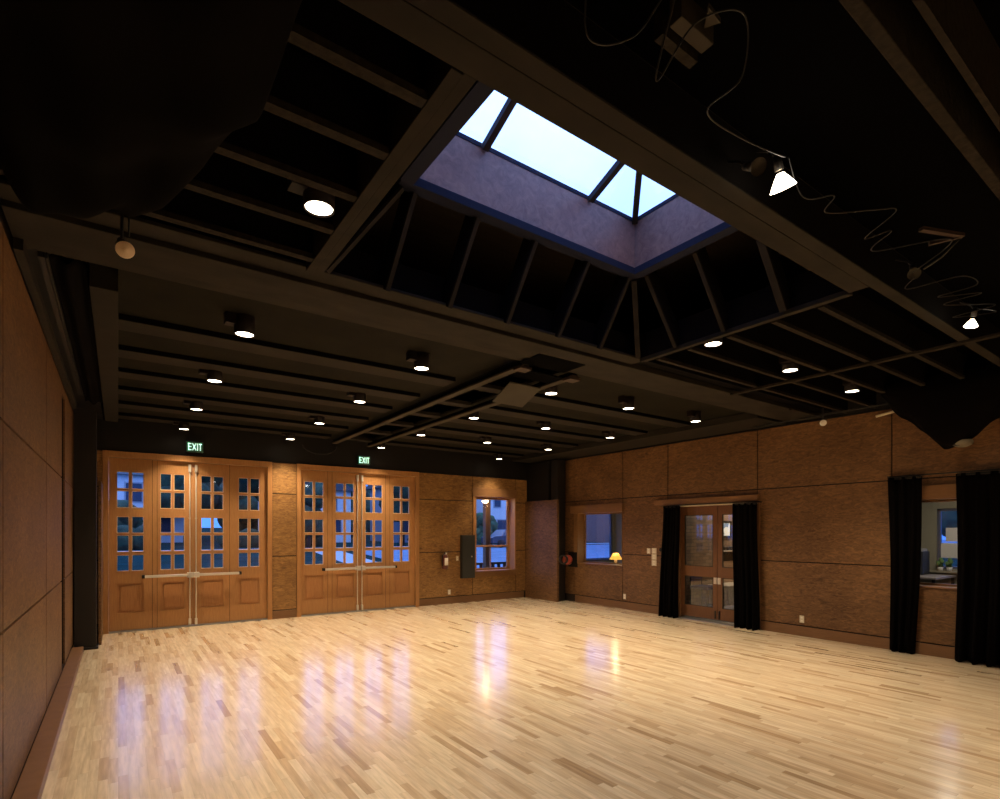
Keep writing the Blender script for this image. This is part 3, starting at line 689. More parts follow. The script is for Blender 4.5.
single('curtain_rod',M_blkst,lambda m:(m.tube([(8.95,5.0,2.212),(8.95,7.02,2.212)],.008,8),m.bar((8.95,5.03,2.212),(9.09,5.03,2.212),.01,.01),m.bar((8.95,7.0,2.212),(9.09,7.0,2.212),.01,.01)),(8.95,6,2.21),'thin black rod carrying the two curtains of the double doors','rod')

# ------------------------------------------------------------------ wall fittings
def exit_sign(x,label):
    zc=3.215; w=.27; h=.185
    r=thing('exit_sign',label,'sign',(x,YF-.04,zc-h/2),'green exit signs over the doors')
    part(r,'case',M_exit,lambda m:m.box(x-w/2,x+w/2,YF-.06,YF+.018,zc-h/2,zc+h/2),.004)
    part(r,'wall_bracket',M_blkst,lambda m:m.box(x-.03,x+.03,YF-.0,YF+.022,zc+.0,zc+.11))
    # letters E X I T
    def seg(m,x0,x1,z0,z1): m.box(x+x0,x+x1,YF-.066,YF-.058,zc+z0,zc+z1)
    def letters(m):
        t=.017; H=.062
        seg(m,-.105,-.105+t,-H,H); [seg(m,-.105,-.052,z-t/2,z+t/2) for z in (-H+t/2,0,H-t/2)]
        for s in (1,-1): m.bar((x-.037,YF-.062,zc-H*s),(x+.018,YF-.062,zc+H*s),t,.008,up=(0,1,0))
        seg(m,.034,.034+t,-H,H)
        seg(m,.062,.112,H-t,H); seg(m,.087-t/2,.087+t/2,-H,H)
    part(r,'letters',M_exitl,letters)
exit_sign(1.12,'green exit sign above the left glazed door')
exit_sign(4.27,'green exit sign above the second glazed door')
def elec():
    r=thing('electrical_cabinet','tall dark grey electrical cabinet mounted left of the far window','cabinet',(6.86,YF-.05,.585))
    part(r,'body',M_cabg,lambda m:m.box(6.68,7.045,YF-.09,YF,.585,1.615),.004)
    part(r,'door',M_cabg,lambda m:m.box(6.69,7.035,YF-.102,YF-.09,.60,1.60),.004)
    part(r,'latch',M_steel,lambda m:m.lathe([(0,.014),(.016,.012),(.018,0)],(6.94,YF-.102,1.10),(0,-1,0),12))
elec()
def exting():
    x,y=6.21,YF-.10
    r=thing('fire_extinguisher','red fire extinguisher hung on the far wall right of the second door','extinguisher',(x,y,.83))
    part(r,'cylinder',M_cyl,lambda m:m.lathe([(0,0),(.06,.0),(.072,.015),(.072,.28),(.055,.325),(.02,.345),(.0,.345)],(x,y,.83)))
    part(r,'valve',M_blkst,lambda m:(m.tube([(x,y,1.17),(x,y,1.21)],.015,8),m.bar((x-.0,y,1.215),(x+.09,y-.01,1.24),.018,.01),m.bar((x,y,1.2),(x+.08,y-.01,1.19),.018,.008)))
    part(r,'gauge',M_steel,lambda m:m.lathe([(0,.02),(.022,.02),(.024,0)],(x+.02,y-.01,1.19),(0,-1,0),12))
    part(r,'hose',M_blkst,lambda m:m.tube(wiggle([(x-.01,y,1.19),(x-.07,y-.02,1.15),(x-.085,y-.02,1.02),(x-.08,y-.02,.9)]),.011,6))
    part(r,'instruction_label',M_white,lambda m:m.grid(lambda u,v:(x+.0735*math.sin((u-.35)*1.8),y-.0735*math.cos((u-.35)*1.8),.92+.17*v),8,2),solid=.001)
    part(r,'wall_hook',M_blkst,lambda m:m.box(x-.02,x+.02,y+.06,YF,1.02,1.14))
exting()
def plate_x(x,z,label,group,kind='outlet',w=.07,h=.115):
    r=thing('wall_outlet' if kind=='outlet' else 'light_switch',label,kind,(x,YF-.004,z-h/2),group)
    part(r,'plate',M_plate,lambda m:m.box(x-w/2,x+w/2,YF-.007,YF,z-h/2,z+h/2),.002)
    part(r,'socket' if kind=='outlet' else 'rocker',M_white,lambda m:[m.box(x-.016,x+.016,YF-.010,YF-.006,z+dz-.015,z+dz+.015) for dz in (-.025,.025)],.001)
plate_x(6.60,1.065,'small pale switch plate left of the grey cabinet',None,'switch')
plate_x(6.38,.275,'pale outlet low on the far wall below the extinguisher',None)
def plate_y(y,z,label,group,kind='outlet',w=.07,h=.115,mat=None):
    r=thing('wall_outlet' if kind=='outlet' else 'light_switch',label,kind,(XR-.004,y,z-h/2),group)
    part(r,'plate',mat or M_plate,lambda m:m.box(XR-.008,XR,y-w/2,y+w/2,z-h/2,z+h/2),.002)
    part(r,'socket' if kind=='outlet' else 'rocker',mat or M_white,lambda m:[m.box(XR-.011,XR-.007,y-.016,y+.016,z+dz-.015,z+dz+.015) for dz in (-.025,.025)],.001)
plate_y(8.13,.275,'pale outlet low on the right wall under the small window corner',None)
plate_y(4.36,.275,'pale outlet low on the wide bare part of the right wall',None)
for z,w in ((1.30,'top'),(1.175,'middle'),(1.05,'bottom')):
    plate_y(7.33,z,'pale square switch plate, %s of the stacked three beside the door curtain'%w,'stacked switch plates','switch',.12,.115)
plate_y(7.47,1.295,'pale slim switch plate left of the stacked three','stacked switch plates','switch',.09,.11)
plate_y(7.16,1.33,'small black control plate beside the door curtain, upper one','black control plates','switch',.08,.05,M_blk)
plate_y(7.14,1.12,'tiny black control plate beside the door curtain, lower one','black control plates','switch',.04,.05,M_blk)
def reel():
    c=(8.97,9.86,1.04)
    r=thing('cable_reel','red round reel on a small black backing, hung beside the right corner post','reel',(XR,9.9,.84))
    part(r,'backing',M_blk,lambda m:m.box(XR-.03,XR,9.62,9.92,.84,1.20),.003)
    part(r,'drum',M_red,lambda m:m.lathe([(0,.0),(.03,.012),(.04,0.0),(.07,.02),(.10,.015),(.12,-.01),(.12,-.08),(.1,-.095),(0,-.095)],(8.84,9.72,1.02),(-.75,-.66,0),20))
    part(r,'guard_ring',M_cable,lambda m:m.lathe([(.075,.0),(.10,.02),(.115,.0),(.10,-.03),(.075,-.0)],(8.735,9.735,1.03),(-.75,-.66,0),20))
    part(r,'handle',M_steel,lambda m:m.tube([(8.84,9.72,1.02),(8.92,9.76,.92),(9.0,9.82,.90),(XR-.03,9.82,.92)],.010,8))
reel()
single('loose_cable',M_cable,lambda m:m.tube(wiggle([(2.98,11.0,3.42),(3.02,10.98,3.34),(3.2,10.95,3.26),(3.45,10.95,3.27),(3.62,10.98,3.36),(3.66,11.0,3.44)]),.008,6),(3.3,11,3.3),'grey cable hanging in a loop above the frame between the glazed doors','cable')

# ------------------------------------------------------------------ rooms behind the right wall
M_off=plain('office_wall',(.30,.27,.19),.8)
M_carpet=plain('office_floor',(.10,.10,.11),.9)
M_tile=None
def tile():
    m,nt,b=newmat('lobby_tile'); N=nt.nodes.new; L=nt.links.new
    tc=N('ShaderNodeTexCoord'); mp=N('ShaderNodeMapping'); mp.inputs['Rotation'].default_value=(PI/2,0,0); L(tc.outputs['Object'],mp.inputs[0])
    br=N('ShaderNodeTexBrick'); br.inputs['Scale'].default_value=1; br.inputs['Brick Width'].default_value=.24; br.inputs['Row Height'].default_value=.08
    br.inputs['Mortar Size'].default_value=.006
    br.inputs['Color1'].default_value=(.13,.08,.05,1); br.inputs['Color2'].default_value=(.24,.155,.10,1); br.inputs['Mortar'].default_value=(.10,.07,.05,1)
    L(mp.outputs[0],br.inputs['Vector']); L(br.outputs['Color'],b.inputs['Base Color']); b.inputs['Roughness'].default_value=.5
    return m
M_tile=tile()
XE=12.3
setting('floor_lobby',M_carpet,lambda m:m.box(XR+.1,XE+1.5,.2,YF+.2,-.12,-.0))
setting('ceiling_lobby',M_off,lambda m:m.box(XR+.2,XE+1.5,.2,YF+.2,2.7,2.8))
setting('wall_partition',[M_tile,M_off],lambda m:(m.box(XR+.2,XE+1.2,7.6,7.68,0,2.7,0),m.box(XR+.2,XE+1.2,7.681,7.75,0,2.7,1)))
setting('wall_office_south',M_off,lambda m:m.box(XR+.2,XE+1.2,4.5,4.62,0,2.7))
setting('wall_office_back',M_off,lambda m:m.box(XR+.2,XE+1.2,.2,.3,0,2.7))
# exterior wall on the far side of office one with its window
def ow(m):
    for a in sub_rect([(XR+.2,XE+1.2,-.1,2.7)],(10.55,11.93,.85,2.3)): m.box(a[0],a[1],YF,YF+.15,a[2],a[3])
setting('wall_office_far',M_off,ow)
def owe(m):
    for a in sub_rect([(.3,4.5,-.1,2.7)],(2.3,3.50,1.02,2.12)): m.box(XE,XE+.15,a[0],a[1],a[2],a[3])
setting('wall_office_east',M_off,owe)
setting('wall_lobby_east',M_off,lambda m:m.box(XE+1.1,XE+1.2,4.6,YF,0,2.7))
setting('wall_office_side',M_off,lambda m:m.box(12.02,12.1,7.76,YF,0,2.7))
M_wf=plain('blue_frame',(.10,.11,.16),.5)
def win_y(idx,x0,x1,z0,z1,y):
    m=MB(((x0+x1)/2,y,z0)); 
    for a in ((x0,x0+.05,z0,z1),(x1-.05,x1,z0,z1),(x0,x1,z0,z0+.05),(x0,x1,z1-.05,z1)): m.box(a[0],a[1],y+.03,y+.10,a[2],a[3])
    r=struct(m.build('window_%d'%idx,M_wf,None,.003)); mm=MB(r.location); mm.box(x0,x1,y+.06,y+.066,z0,z1); o=mm.build('window_pane',M_glass,r); o.location=(0,0,0)
win_y(4,10.55,11.93,.85,2.3,YF)
def win_x(idx,y0,y1,z0,z1,x):
    m=MB((x,(y0+y1)/2,z0))
    for a in ((y0,y0+.05,z0,z1),(y1-.05,y1,z0,z1),(y0,y1,z0,z0+.05),(y0,y1,z1-.05,z1)): m.box(x+.03,x+.10,a[0],a[1],a[2],a[3])
    r=struct(m.build('window_%d'%idx,M_wf,None,.003)); mm=MB(r.location); mm.box(x+.06,x+.066,y0,y1,z0,z1); o=mm.build('window_pane',M_glass,r); o.location=(0,0,0)
win_x(5,2.3,3.50,1.02,2.12,XE)
# table lamp behind the first side window
def table_lamp(c,label,s=1.0,power=6):
    x,y,z=c
    r=thing('table_lamp',label,'lamp',c)
    M_sh=MATS.get('lamp_shade') or emis('lamp_shade',(1,.48,.06),1.5)
    part(r,'base',M_white,lambda m:m.lathe([(0,0),(.05,0),(.055,.01),(.02,.03),(.035,.07),(.03,.10),(.008,.13),(.008,.16)],(x,y,z)))
    part(r,'lamp_shade',M_sh,lambda m:m.lathe([(.15*s,.12),(.055*s,.27)],(x,y,z)),solid=.003)
    l=bpy.data.lights.new('bulb','POINT'); l.energy=power; l.color=(1,.7,.35); l.shadow_soft_size=.03
    o=bpy.data.objects.new('bulb',l); C.objects.link(o); o.location=(x,y,z+.36)
table_lamp((9.60,8.86,.925),'small lamp with glowing yellow shade seen through the left side window',1.0)
def desk(name,x0,x1,y0,y1,zt,label,mat):
    r=thing(name,label,'desk',((x0+x1)/2,(y0+y1)/2,0))
    part(r,'desk_top',mat,lambda m:m.box(x0,x1,y0,y1,zt-.035,zt),.004)
    for a in (x0+.04,x1-.04):
        for b in (y0+.04,y1-.04): part(r,'leg',M_blkst,lambda m:m.box(a-.02,a+.02,b-.02,b+.02,0,zt-.035))
M_desk=plain('desk_laminate',(.30,.26,.24),.5)
desk('desk',9.40,10.0,8.0,9.5,.923,'narrow desk carrying the yellow lamp behind the left side window',M_desk)
# lobby: framed picture, tile ledge, chair, candle-like lamp
def pic():
    r=thing('framed_picture','black framed landscape picture hanging on the lobby wall behind the double doors','picture',(12.2,7.58,1.58))
    part(r,'frame',M_blk,lambda m:(m.box(11.80,12.30,7.565,7.60,1.55,1.60),m.box(11.80,12.30,7.565,7.60,1.92,1.97),m.box(11.80,11.85,7.565,7.60,1.6,1.92),m.box(12.25,12.30,7.565,7.60,1.6,1.92)),.003)
    part(r,'print',plain('print_paper',(.75,.78,.80),.6),lambda m:m.box(11.84,12.26,7.585,7.598,1.59,1.93))
    part(r,'painted_sky',plain('print_blue',(.12,.22,.40),.6),lambda m:m.add([(11.88,7.583,1.90),(12.20,7.583,1.90),(12.16,7.583,1.80),(12.08,7.583,1.82),(11.98,7.583,1.77),(11.88,7.583,1.83)],[(0,1,2,3,4,5)]))
    part(r,'painted_rock',plain('print_dark',(.05,.05,.06),.6),lambda m:m.box(11.92,12.0,7.582,7.584,1.64,1.68))
pic()
M_ledge=plain('stone_ledge',(.42,.38,.32),.5,noise=.2,scale=20)
single('tiled_counter',M_ledge,lambda m:(m.box(11.4,13.2,7.1,7.59,0,.42),m.box(11.35,13.2,7.05,7.59,.42,.46)),(12.2,7.3,0),'low pale stone counter along the lobby wall behind the double doors','counter',bevel=.004)
single('wall_shelf',M_ledge,lambda m:(m.box(11.7,13.0,7.5,7.59,1.22,1.25)),(12.3,7.55,1.22),'thin stone shelf on the lobby wall below the framed picture','shelf')
for i in range(6):
    x=11.95+.13*i
    single('shelf_mug',M_blkst,lambda m:m.lathe([(0,0),(.03,0),(.035,.09),(.03,.09),(.028,.01)],(x,7.54,1.25),n=12),(x,7.54,1.25),'small dark cup standing in the row on the lobby shelf','cup','dark cups on the lobby shelf')
single('wall_grille',M_blk,lambda m:[m.box(11.75+.05*k,11.77+.05*k,7.58,7.60,.98,1.2) for k in range(22)],(12.3,7.58,.98),'dark slatted grille on the lobby wall under the shelf','grille')
def candle():
    c=(12.35,7.3,.46)
    r=thing('candle_lamp','small glowing lamp standing on the stone counter behind the doors','lamp',c)
    part(r,'holder',M_ledge,lambda m:m.lathe([(0,0),(.05,0),(.03,.04),(0,.04)],c,n=14))
    part(r,'flame',emis('flame',(1,.55,.15),9),lambda m:m.lathe([(0,.04),(.035,.07),(.03,.12),(0,.16)],c,n=12))
    l=bpy.data.lights.new('bulb','POINT'); l.energy=5; l.color=(1,.6,.25); l.shadow_soft_size=.05
    o=bpy.data.objects.new('bulb',l); C.objects.link(o); o.location=(12.3,7.15,.72)
candle()
def chair(x,y,rz,label):
    r=thing('lobby_chair',label,'chair',(x,y,0))
    M_c=MATS.get('blue_fabric') or plain('blue_fabric',(.012,.02,.12),.8)
    part(r,'seat',M_c,lambda m:m.box(x-.23,x+.23,y-.23,y+.23,.42,.49),.015)
    part(r,'backrest',M_c,lambda m:m.box(x-.22,x+.22,y+.20,y+.24,.58,.86),.012)
    for sx in (-.21,.21):
        part(r,'leg',M_blkst,lambda m:m.tube([(x+sx,y-.2,0),(x+sx,y-.2,.43)],.012,8))
        part(r,'leg',M_blkst,lambda m:m.tube([(x+sx,y+.22,0),(x+sx,y+.22,.84)],.012,8))
        part(r,'armrest',M_blkst,lambda m:m.bar((x+sx,y-.2,.64),(x+sx,y+.22,.64),.03,.02))
chair(10.72,7.25,0,'dark blue seated metal frame chair standing in the lobby behind the left door leaf')
# office two: printer on desk, papers on the window, plants
desk('desk',11.2,12.25,3.2,4.4,.92,'office desk under the exterior window seen between the black curtains',M_desk)
def printer():
    r=thing('office_printer','grey printer standing on the office desk behind the slim curtain','printer',(11.97,3.67,.92))
    part(r,'body',plain('printer_dark',(.03,.03,.035),.5),lambda m:m.box(11.8,12.15,3.56,3.78,.921,1.34),.01)
    part(r,'paper_tray',plain('printer_grey',(.38,.37,.36),.5),lambda m:(m.box(11.76,11.8,3.59,3.75,1.02,1.28),m.box(11.84,12.1,3.58,3.76,1.34,1.39)),.006)
printer()
for y0,y1,z0,z1,w in ((3.10,3.38,1.52,1.77,'upper'),(3.10,3.46,1.22,1.49,'lower'),(2.98,3.09,1.08,1.30,'smallest, lowest')):
    single('posted_paper',M_white,lambda m:m.box(XE+.052,XE+.056,y0,y1,z0,z1),(XE+.05,(y0+y1)/2,z0),'white sheet of paper taped to the office window, %s one'%w,'paper','papers taped to the office window')
M_leaf=plain('pot_leaf',(.10,.22,.06),.7)
for y in (3.30,3.43):
    r=thing('potted_plant','small green potted plant on the sill of the office window, %s one'%('right' if y<3.35 else 'left'),'plant',(XE-.04,y,1.0),'plants on the office sill')
    part(r,'pot',M_white,lambda m:m.lathe([(0,0),(.035,0),(.045,.07),(.04,.07)],(XE-.05,y,.985),n=12))
    part(r,'foliage',M_leaf,lambda m:[m.blob((XE-.05+.03*math.cos(k*2.1),y+.03*math.sin(k*2.1),1.09+.03*k),(.03,.03,.045),k,.3,8,6) for k in range(4)])
setting('trim_5',M_off,lambda m:m.box(XE-.12,XE,2.25,3.85,.955,.985))

# added area lamps without fixtures, brightening the rooms behind the right wall
def area(loc,sx,sy,power,col):
    l=bpy.data.lights.new('room_fill','AREA'); l.shape='RECTANGLE'; l.size=sx; l.size_y=sy; l.energy=power; l.color=col
    o=bpy.data.objects.new('room_fill',l); C.objects.link(o); o.location=loc
area((12.3,6.95,2.66),.6,.3,42,(1,.78,.5))
area((10.4,9.6,2.66),.8,.8,10,(1,.85,.6))
area((10.8,2.6,2.66),.9,.9,30,(1,.84,.6))

# ------------------------------------------------------------------ outside
def ground_z(y): return 0.0 if y<14 else (y-14)*.02
M_grass=plain('lawn',(.010,.034,.034),.95,spec=0,noise=.4,scale=.7)
M_road=plain('asphalt',(.14,.20,.27),.9,spec=.05,noise=.15,scale=1)
M_walk=plain('pavement',(.34,.36,.38),.8)
M_house=plain('house_wall_white',(.62,.62,.62),.8,noise=.06,scale=2)
M_house2=plain('house_wall_grey',(.20,.22,.26),.8)
M_house3=plain('house_wall_brick',(.25,.13,.10),.8)
M_roofm=plain('roof_shingle',(.06,.065,.075),.8)
M_hwin=plain('house_window',(.03,.04,.07),.2)
M_crown=plain('tree_crown',(.022,.045,.022),.95,noise=.6,scale=2,bump=.6)
M_crown2=plain('tree_crown_light',(.03,.065,.028),.95,noise=.6,scale=2,bump=.6)
M_trunk=plain('tree_trunk',(.05,.035,.025),.9)
def outdoor_ground(m):
    m.box(-60,110,YF+.25,14,-.25,-.02)
    m.add([(-60,14,-.02),(110,14,-.02),(110,150,2.7),(-60,150,2.7)],[(0,1,2,3)])
    m.box(XE+1.6,110,-40,YF+.2,-.25,-.02)
setting('ground',M_grass,outdoor_ground)
def strip(name,mat,y0,y1,dz):
    setting(name,mat,lambda m:m.add([(-60,y0,ground_z(y0)+dz),(110,y0,ground_z(y0)+dz),(110,y1,ground_z(y1)+dz),(-60,y1,ground_z(y1)+dz)],[(0,1,2,3)]))
def strip2(name,mat,pts,dz):
    setting(name,mat,lambda m:m.add([(x,y,ground_z(y)+dz) for x,y in pts],[tuple(range(len(pts)))]))
strip2('trim_6',M_walk,[(7.2,15),(8.6,15),(12.5,38),(10.6,38)],.012); strip2('trim_7',M_road,[(9.5,15),(110,15),(110,37),(13,37)],.01)
strip2('trim_8',M_walk,[(-60,38.6),(110,38.6),(110,40),(-60,40)],.012)
setting('trim_9',M_road,lambda m:m.box(18,26,-30,13.9,-.019,-.01))
setting('trim_10',M_walk,lambda m:m.box(6.0,13.5,YF+.26,12.8,-.019,-.005))
def house(x,y,w,d,h,label,mw,wins,porch=False,gable='x'):
    z=ground_z(y); r=thing('house',label,'house',(x,y,z-.1),'houses across the street')
    part(r,'wall',mw,lambda m:m.box(x-w/2,x+w/2,y,y+d,z-.1,z+h))
    def rf(m):
        o=.4
        if gable=='x':
            m.add([(x-w/2-o,y-o,z+h),(x+w/2+o,y-o,z+h),(x+w/2+o,y+d+o,z+h),(x-w/2-o,y+d+o,z+h),(x-w/2-o,y+d/2,z+h+d*.32),(x+w/2+o,y+d/2,z+h+d*.32)],[(0,1,5,4),(2,3,4,5),(3,0,4),(1,2,5),(3,2,1,0)])
        else:
            m.add([(x-w/2-o,y-o,z+h),(x+w/2+o,y-o,z+h),(x+w/2+o,y+d+o,z+h),(x-w/2-o,y+d+o,z+h),(x,y-o,z+h+w*.36),(x,y+d+o,z+h+w*.36)],[(0,1,4),(2,3,5),(1,2,5,4),(3,0,4,5),(3,2,1,0)])
    part(r,'roof',M_roofm,rf)
    for a,b,c,e in wins:
        wn=part(r,'window',M_walk,lambda m:m.box(x+a-.12,x+a+c+.12,y-.06,y-.005,z+b-.12,z+b+e+.12))
        subpart(r,wn,'pane',M_hwin,lambda m:m.box(x+a,x+a+c,y-.09,y-.055,z+b,z+b+e))
    part(r,'front_door',M_hwin,lambda m:m.box(x-.5,x+.5,y-.05,y-.004,z,z+2.1))
    if porch:
        part(r,'porch_roof',M_walk,lambda m:m.box(x-w/2,x+w/2,y-1.8,y-.01,z+2.6,z+2.85))
        for k in range(5):
            part(r,'porch_post',M_house,lambda m:m.box(x-w/2+.1+k*(w-.3)/4,x-w/2+.25+k*(w-.3)/4,y-1.7,y-1.55,z-.1,z+2.6))
house(-.5,54,11,7,5.6,'pale two storey house with a front porch, seen through the left door top panes',M_house,[(-4,3.4,1.1,1.5),(-1.8,3.4,1.1,1.5),(1.0,3.4,1.1,1.5),(3.4,3.4,1.1,1.5),(-4,.9,1.3,1.3),(3,.9,1.3,1.3)],True)
house(14.5,50,7,6,4.8,'white gabled house behind the trees, seen through the second door',M_house,[(-2.2,3.0,.9,1.2),(1.2,3.0,.9,1.2),(-2.4,.9,1.1,1.2),(1.4,.9,1.1,1.2)],False,'y')
house(25.5,48,8,6,5.4,'grey two storey house seen through the rightmost door panes',M_house2,[(-3,3.4,1,1.3),(-.5,3.4,1,1.3),(2,3.4,1,1.3),(-3,.9,1.2,1.2),(2,.9,1.2,1.2)],True)
house(37.5,50,7.6,8,7.2,'large white house behind the parked car, seen through the far window',M_house,[(-3.0,3.8,.8,1.8),(-1.0,3.8,.8,1.8),(1.2,3.8,.8,1.8),(-2.6,.9,1.2,1.4)],False)
house(50.5,40.5,15,8,6,'long brick house seen through the left side window',M_house3,[(-6,3.2,1.4,1.4),(-2,3.2,1.4,1.4),(2,3.2,1.4,1.4),(5,3.2,1.4,1.4)],False)
def tree(x,y,h,rad,label,mc,seed,low=.3,group='trees along the street'):
    z=ground_z(y); r=thing('street_tree',label,'tree',(x,y,z-.05),group)
    part(r,'trunk',M_trunk,lambda m:m.tube([(x,y,z-.05),(x+.1,y,z+h*.4),(x,y,z+h*.7)],[h*.035,h*.028,h*.015],8))
    rnd=random.Random(seed)
    def cr(m):
        for k in range(9):
            t=rnd.random(); a=rnd.uniform(0,6.28); q=rad*.55*math.sqrt(rnd.random())
            s=rad*rnd.uniform(.45,.65)
            m.blob((x+q*math.cos(a),y+q*math.sin(a),z+h*(low+.1)+(h*(1-low-.1)-s)*t+s*.2),(s,s,s*.9),seed*10+k,.16,14,10)
    part(r,'crown',mc,cr)
tree(4.4,49,7.5,2.6,'dark rounded tree between the pale house and the white gabled house',M_crown,1)
tree(9.3,45,9,2.7,'tall dark tree seen through the middle panes of the left door',M_crown,2)
tree(-.5,45,3.6,1.8,'low bushy tree in front of the pale porch house',M_crown,3,.1)
tree(11.5,41,5,1.8,'small dark tree at the left edge of the second door view',M_crown,4,.1)
tree(19.5,42,7.5,2.4,'dark street tree between the white gabled house and the grey house',M_crown,5)
tree(26.0,39.6,2.9,1.0,'round light green tree left of the porch column view',M_crown2,6,.12)
tree(28.6,43,2.7,1.3,'light green tree behind the porch column',M_crown2,7,.1)
tree(34,30.5,3.2,1.2,'dark small tree seen through the left side window',M_crown,8,.1)
tree(50,10,9,4,'wide dark tree seen through the office window',M_crown,9,.1)
tree(52,19.5,5,2.6,'low dark tree beyond the road seen through the office window',M_crown,10,.05)
for i,(x,y) in enumerate(((-9,66),(-2,70),(5,66),(11,62),(17,66),(22.5,62),(29,67),(34,63),(56,62),(66,56),(-14,58),(24,76))):
    tree(x,y,6.5+(i%3)*.7,3.0,'broad dark tree in the row behind the houses, %s'%('taller' if i%3==2 else ('middling' if i%3 else 'low')),M_crown,20+i,.02,'tree row behind the houses')
def hedge(x0,x1,y,h,label):
    z=ground_z(y)
    def fn(m):
        n=max(2,int((x1-x0)/1.1))
        for k in range(n): m.blob((x0+(k+.5)*(x1-x0)/n,y,z+h*.45),((x1-x0)/n*.75,.6,h*.6),k+3,.12,12,8)
    single('hedge',M_crown,fn,((x0+x1)/2,y,z),label,'hedge','clipped hedges across the street')
hedge(-5,2,41.5,1.5,'dark hedge in front of the pale porch house')
hedge(6,13.5,43.2,1.3,'dark hedge beneath the tall dark tree')
hedge(20,23,41,1.2,'dark hedge in front of the grey house')
def car(x,y,label):
    z=ground_z(y); r=thing('parked_car',label,'car',(x,y,z))
    M_car=plain('car_paint',(.035,.04,.06),.25)
    prof=[(-2.2,.35),(-2.2,.8),(-1.9,.92),(-1.3,.95),(-.8,1.42),(.6,1.45),(1.15,.98),(2.0,.85),(2.2,.6),(2.2,.35)]
    def body(m):
        vs=[(x+a,y-.85*(1 if b<1 else .82),z+b) for a,b in prof]+[(x+a,y+.85*(1 if b<1 else .82),z+b) for a,b in prof]; n=len(prof)
        m.add(vs,[tuple(range(n)),tuple(range(2*n-1,n-1,-1))]+[(i,(i+1)%n,n+(i+1)%n,n+i) for i in range(n)])
    part(r,'body',M_car,body,.04)
    part(r,'side_window',M_hwin,lambda m:(m.add([(x-1.15,y-.80,z+.98),(x-.75,y-.72,z+1.36),(x-.1,y-.72,z+1.38),(x-.1,y-.80,z+.98)],[(0,1,2,3)]),m.add([(x-.02,y-.80,z+.98),(x-.02,y-.72,z+1.38),(x+.58,y-.72,z+1.38),(x+1.0,y-.80,z+.98)],[(0,1,2,3)])),solid=.02)
    for a in (-1.4,1.4):
        for b in (-.85,.85): part(r,'wheel',M_blk,lambda m:m.lathe([(0,-.1),(.3,-.1),(.33,-.06),(.33,.06),(.3,.1),(0,.1)],(x+a,y+b,z+.33),(0,1,0),18))
car(26.3,36.0,'dark parked car in the street seen through the far window')
# porch by the window: column, lamp, railing
M_porch=plain('porch_timber',(.16,.09,.05),.7)
single('porch_column',M_porch,lambda m:(m.box(8.24,8.40,12.35,12.5,0,2.75),m.box(8.2,8.44,12.31,12.54,0,.12)),(8.3,12.4,0),'brown porch column standing outside the far window','column',bevel=.006)
setting('ceiling_porch',M_porch,lambda m:m.box(6.2,13.5,YF+.35,12.7,2.75,2.85))
def plamp():
    c=(8.02,12.05,2.53)
    r=thing('porch_lamp','glowing dome porch lamp under the porch roof outside the far window','lamp',c)
    part(r,'globe',emis('porch_glow',(1,.72,.38),12),lambda m:m.lathe([(0,-.07),(.05,-.062),(.085,-.03),(.09,0)],c,n=20))
    part(r,'canopy',M_blkst,lambda m:m.lathe([(.09,0),(.10,.0),(.10,.04),(.03,.06),(.03,.15),(0,.15)],c,n=20))
    l=bpy.data.lights.new('bulb','POINT'); l.energy=14; l.color=(1,.6,.3); l.shadow_soft_size=.08
    o=bpy.data.objects.new('bulb',l); C.objects.link(o); o.location=(8.02,12.0,2.42)
plamp()
def railing():
    r=thing('porch_railing','dark porch railing with pale balusters outside the far window','railing',(10,12.6,0))
    part(r,'top_rail',M_blkst,lambda m:m.box(6.3,13.4,12.56,12.64,.78,.84),.004)
    part(r,'bottom_rail',M_blkst,lambda m:m.box(6.3,13.4,12.58,12.62,.10,.15))
    for k in range(36):
        x=6.4+k*.2; part(r,'baluster',M_blkst,lambda m:m.box(x,x+.09,12.585,12.615,.13,.80))
railing()
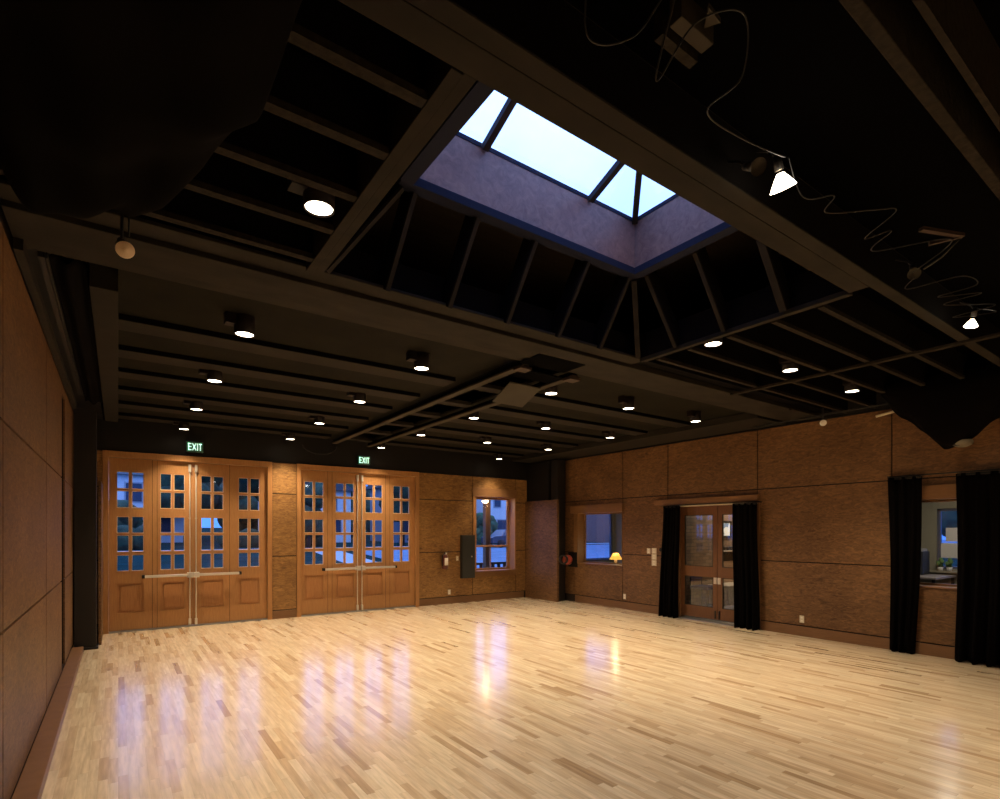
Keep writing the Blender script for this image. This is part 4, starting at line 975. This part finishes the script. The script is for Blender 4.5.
def yard_post():
    r=thing('yard_sign','small red and white reflector post outside, left of the window mullion','post',(9.2,14.8,0))
    part(r,'post',M_steel,lambda m:m.tube([(9.2,14.8,-.02),(9.2,14.8,1.25)],.02,8))
    part(r,'red_reflector',plain('reflector_red',(.7,.08,.08),.4),lambda m:m.lathe([(0,.02),(.08,.02),(.08,-.02),(0,-.02)],(9.0,14.78,1.22),(-.5,-.8,0),14))
yard_post()

# ------------------------------------------------------------------ sky
w=bpy.data.worlds.new('dusk'); sc.world=w; w.use_nodes=True; nt=w.node_tree; nt.nodes.clear()
N=nt.nodes.new; L=nt.links.new
out=N('ShaderNodeOutputWorld'); bg=N('ShaderNodeBackground'); tc=N('ShaderNodeTexCoord'); sp=N('ShaderNodeSeparateXYZ')
L(tc.outputs['Generated'],sp.inputs[0])
rp=N('ShaderNodeValToRGB'); e=rp.color_ramp.elements
e[0].position=0; e[0].color=(.06,.19,.62,1); e[1].position=.56; e[1].color=(.30,.47,1,1)
k=e.new(.35); k.color=(.13,.30,.86,1)
L(sp.outputs['Z'],rp.inputs[0])
nz=N('ShaderNodeTexNoise'); nz.inputs['Scale'].default_value=2.4; nz.inputs['Detail'].default_value=4; L(tc.outputs['Generated'],nz.inputs['Vector'])
mr=N('ShaderNodeMapRange'); mr.inputs['From Min'].default_value=.35; mr.inputs['From Max'].default_value=.65; mr.inputs['To Min'].default_value=.85; mr.inputs['To Max'].default_value=1.25
L(nz.outputs['Fac'],mr.inputs['Value'])
mu=N('ShaderNodeMath'); mu.operation='MULTIPLY'; mu.inputs[1].default_value=3.2; L(mr.outputs[0],mu.inputs[0])
L(rp.outputs[0],bg.inputs[0]); L(mu.outputs[0],bg.inputs[1]); L(bg.outputs[0],out.inputs[0])

# ------------------------------------------------------------------ camera, view
cd=bpy.data.cameras.new('camera'); cam=bpy.data.objects.new('camera',cd); C.objects.link(cam); sc.camera=cam
cam.location=(0,0,1.696); cam.rotation_euler=(PI/2,0,-.6145)
cd.sensor_width=36; cd.sensor_fit='HORIZONTAL'; cd.lens=541/1000*36; cd.shift_y=(531.8-399.5)/1000; cd.clip_start=.02; cd.clip_end=400
vs=sc.view_settings; vs.view_transform='Standard'; vs.look='None'; vs.exposure=0; vs.gamma=1; vs.use_curve_mapping=False
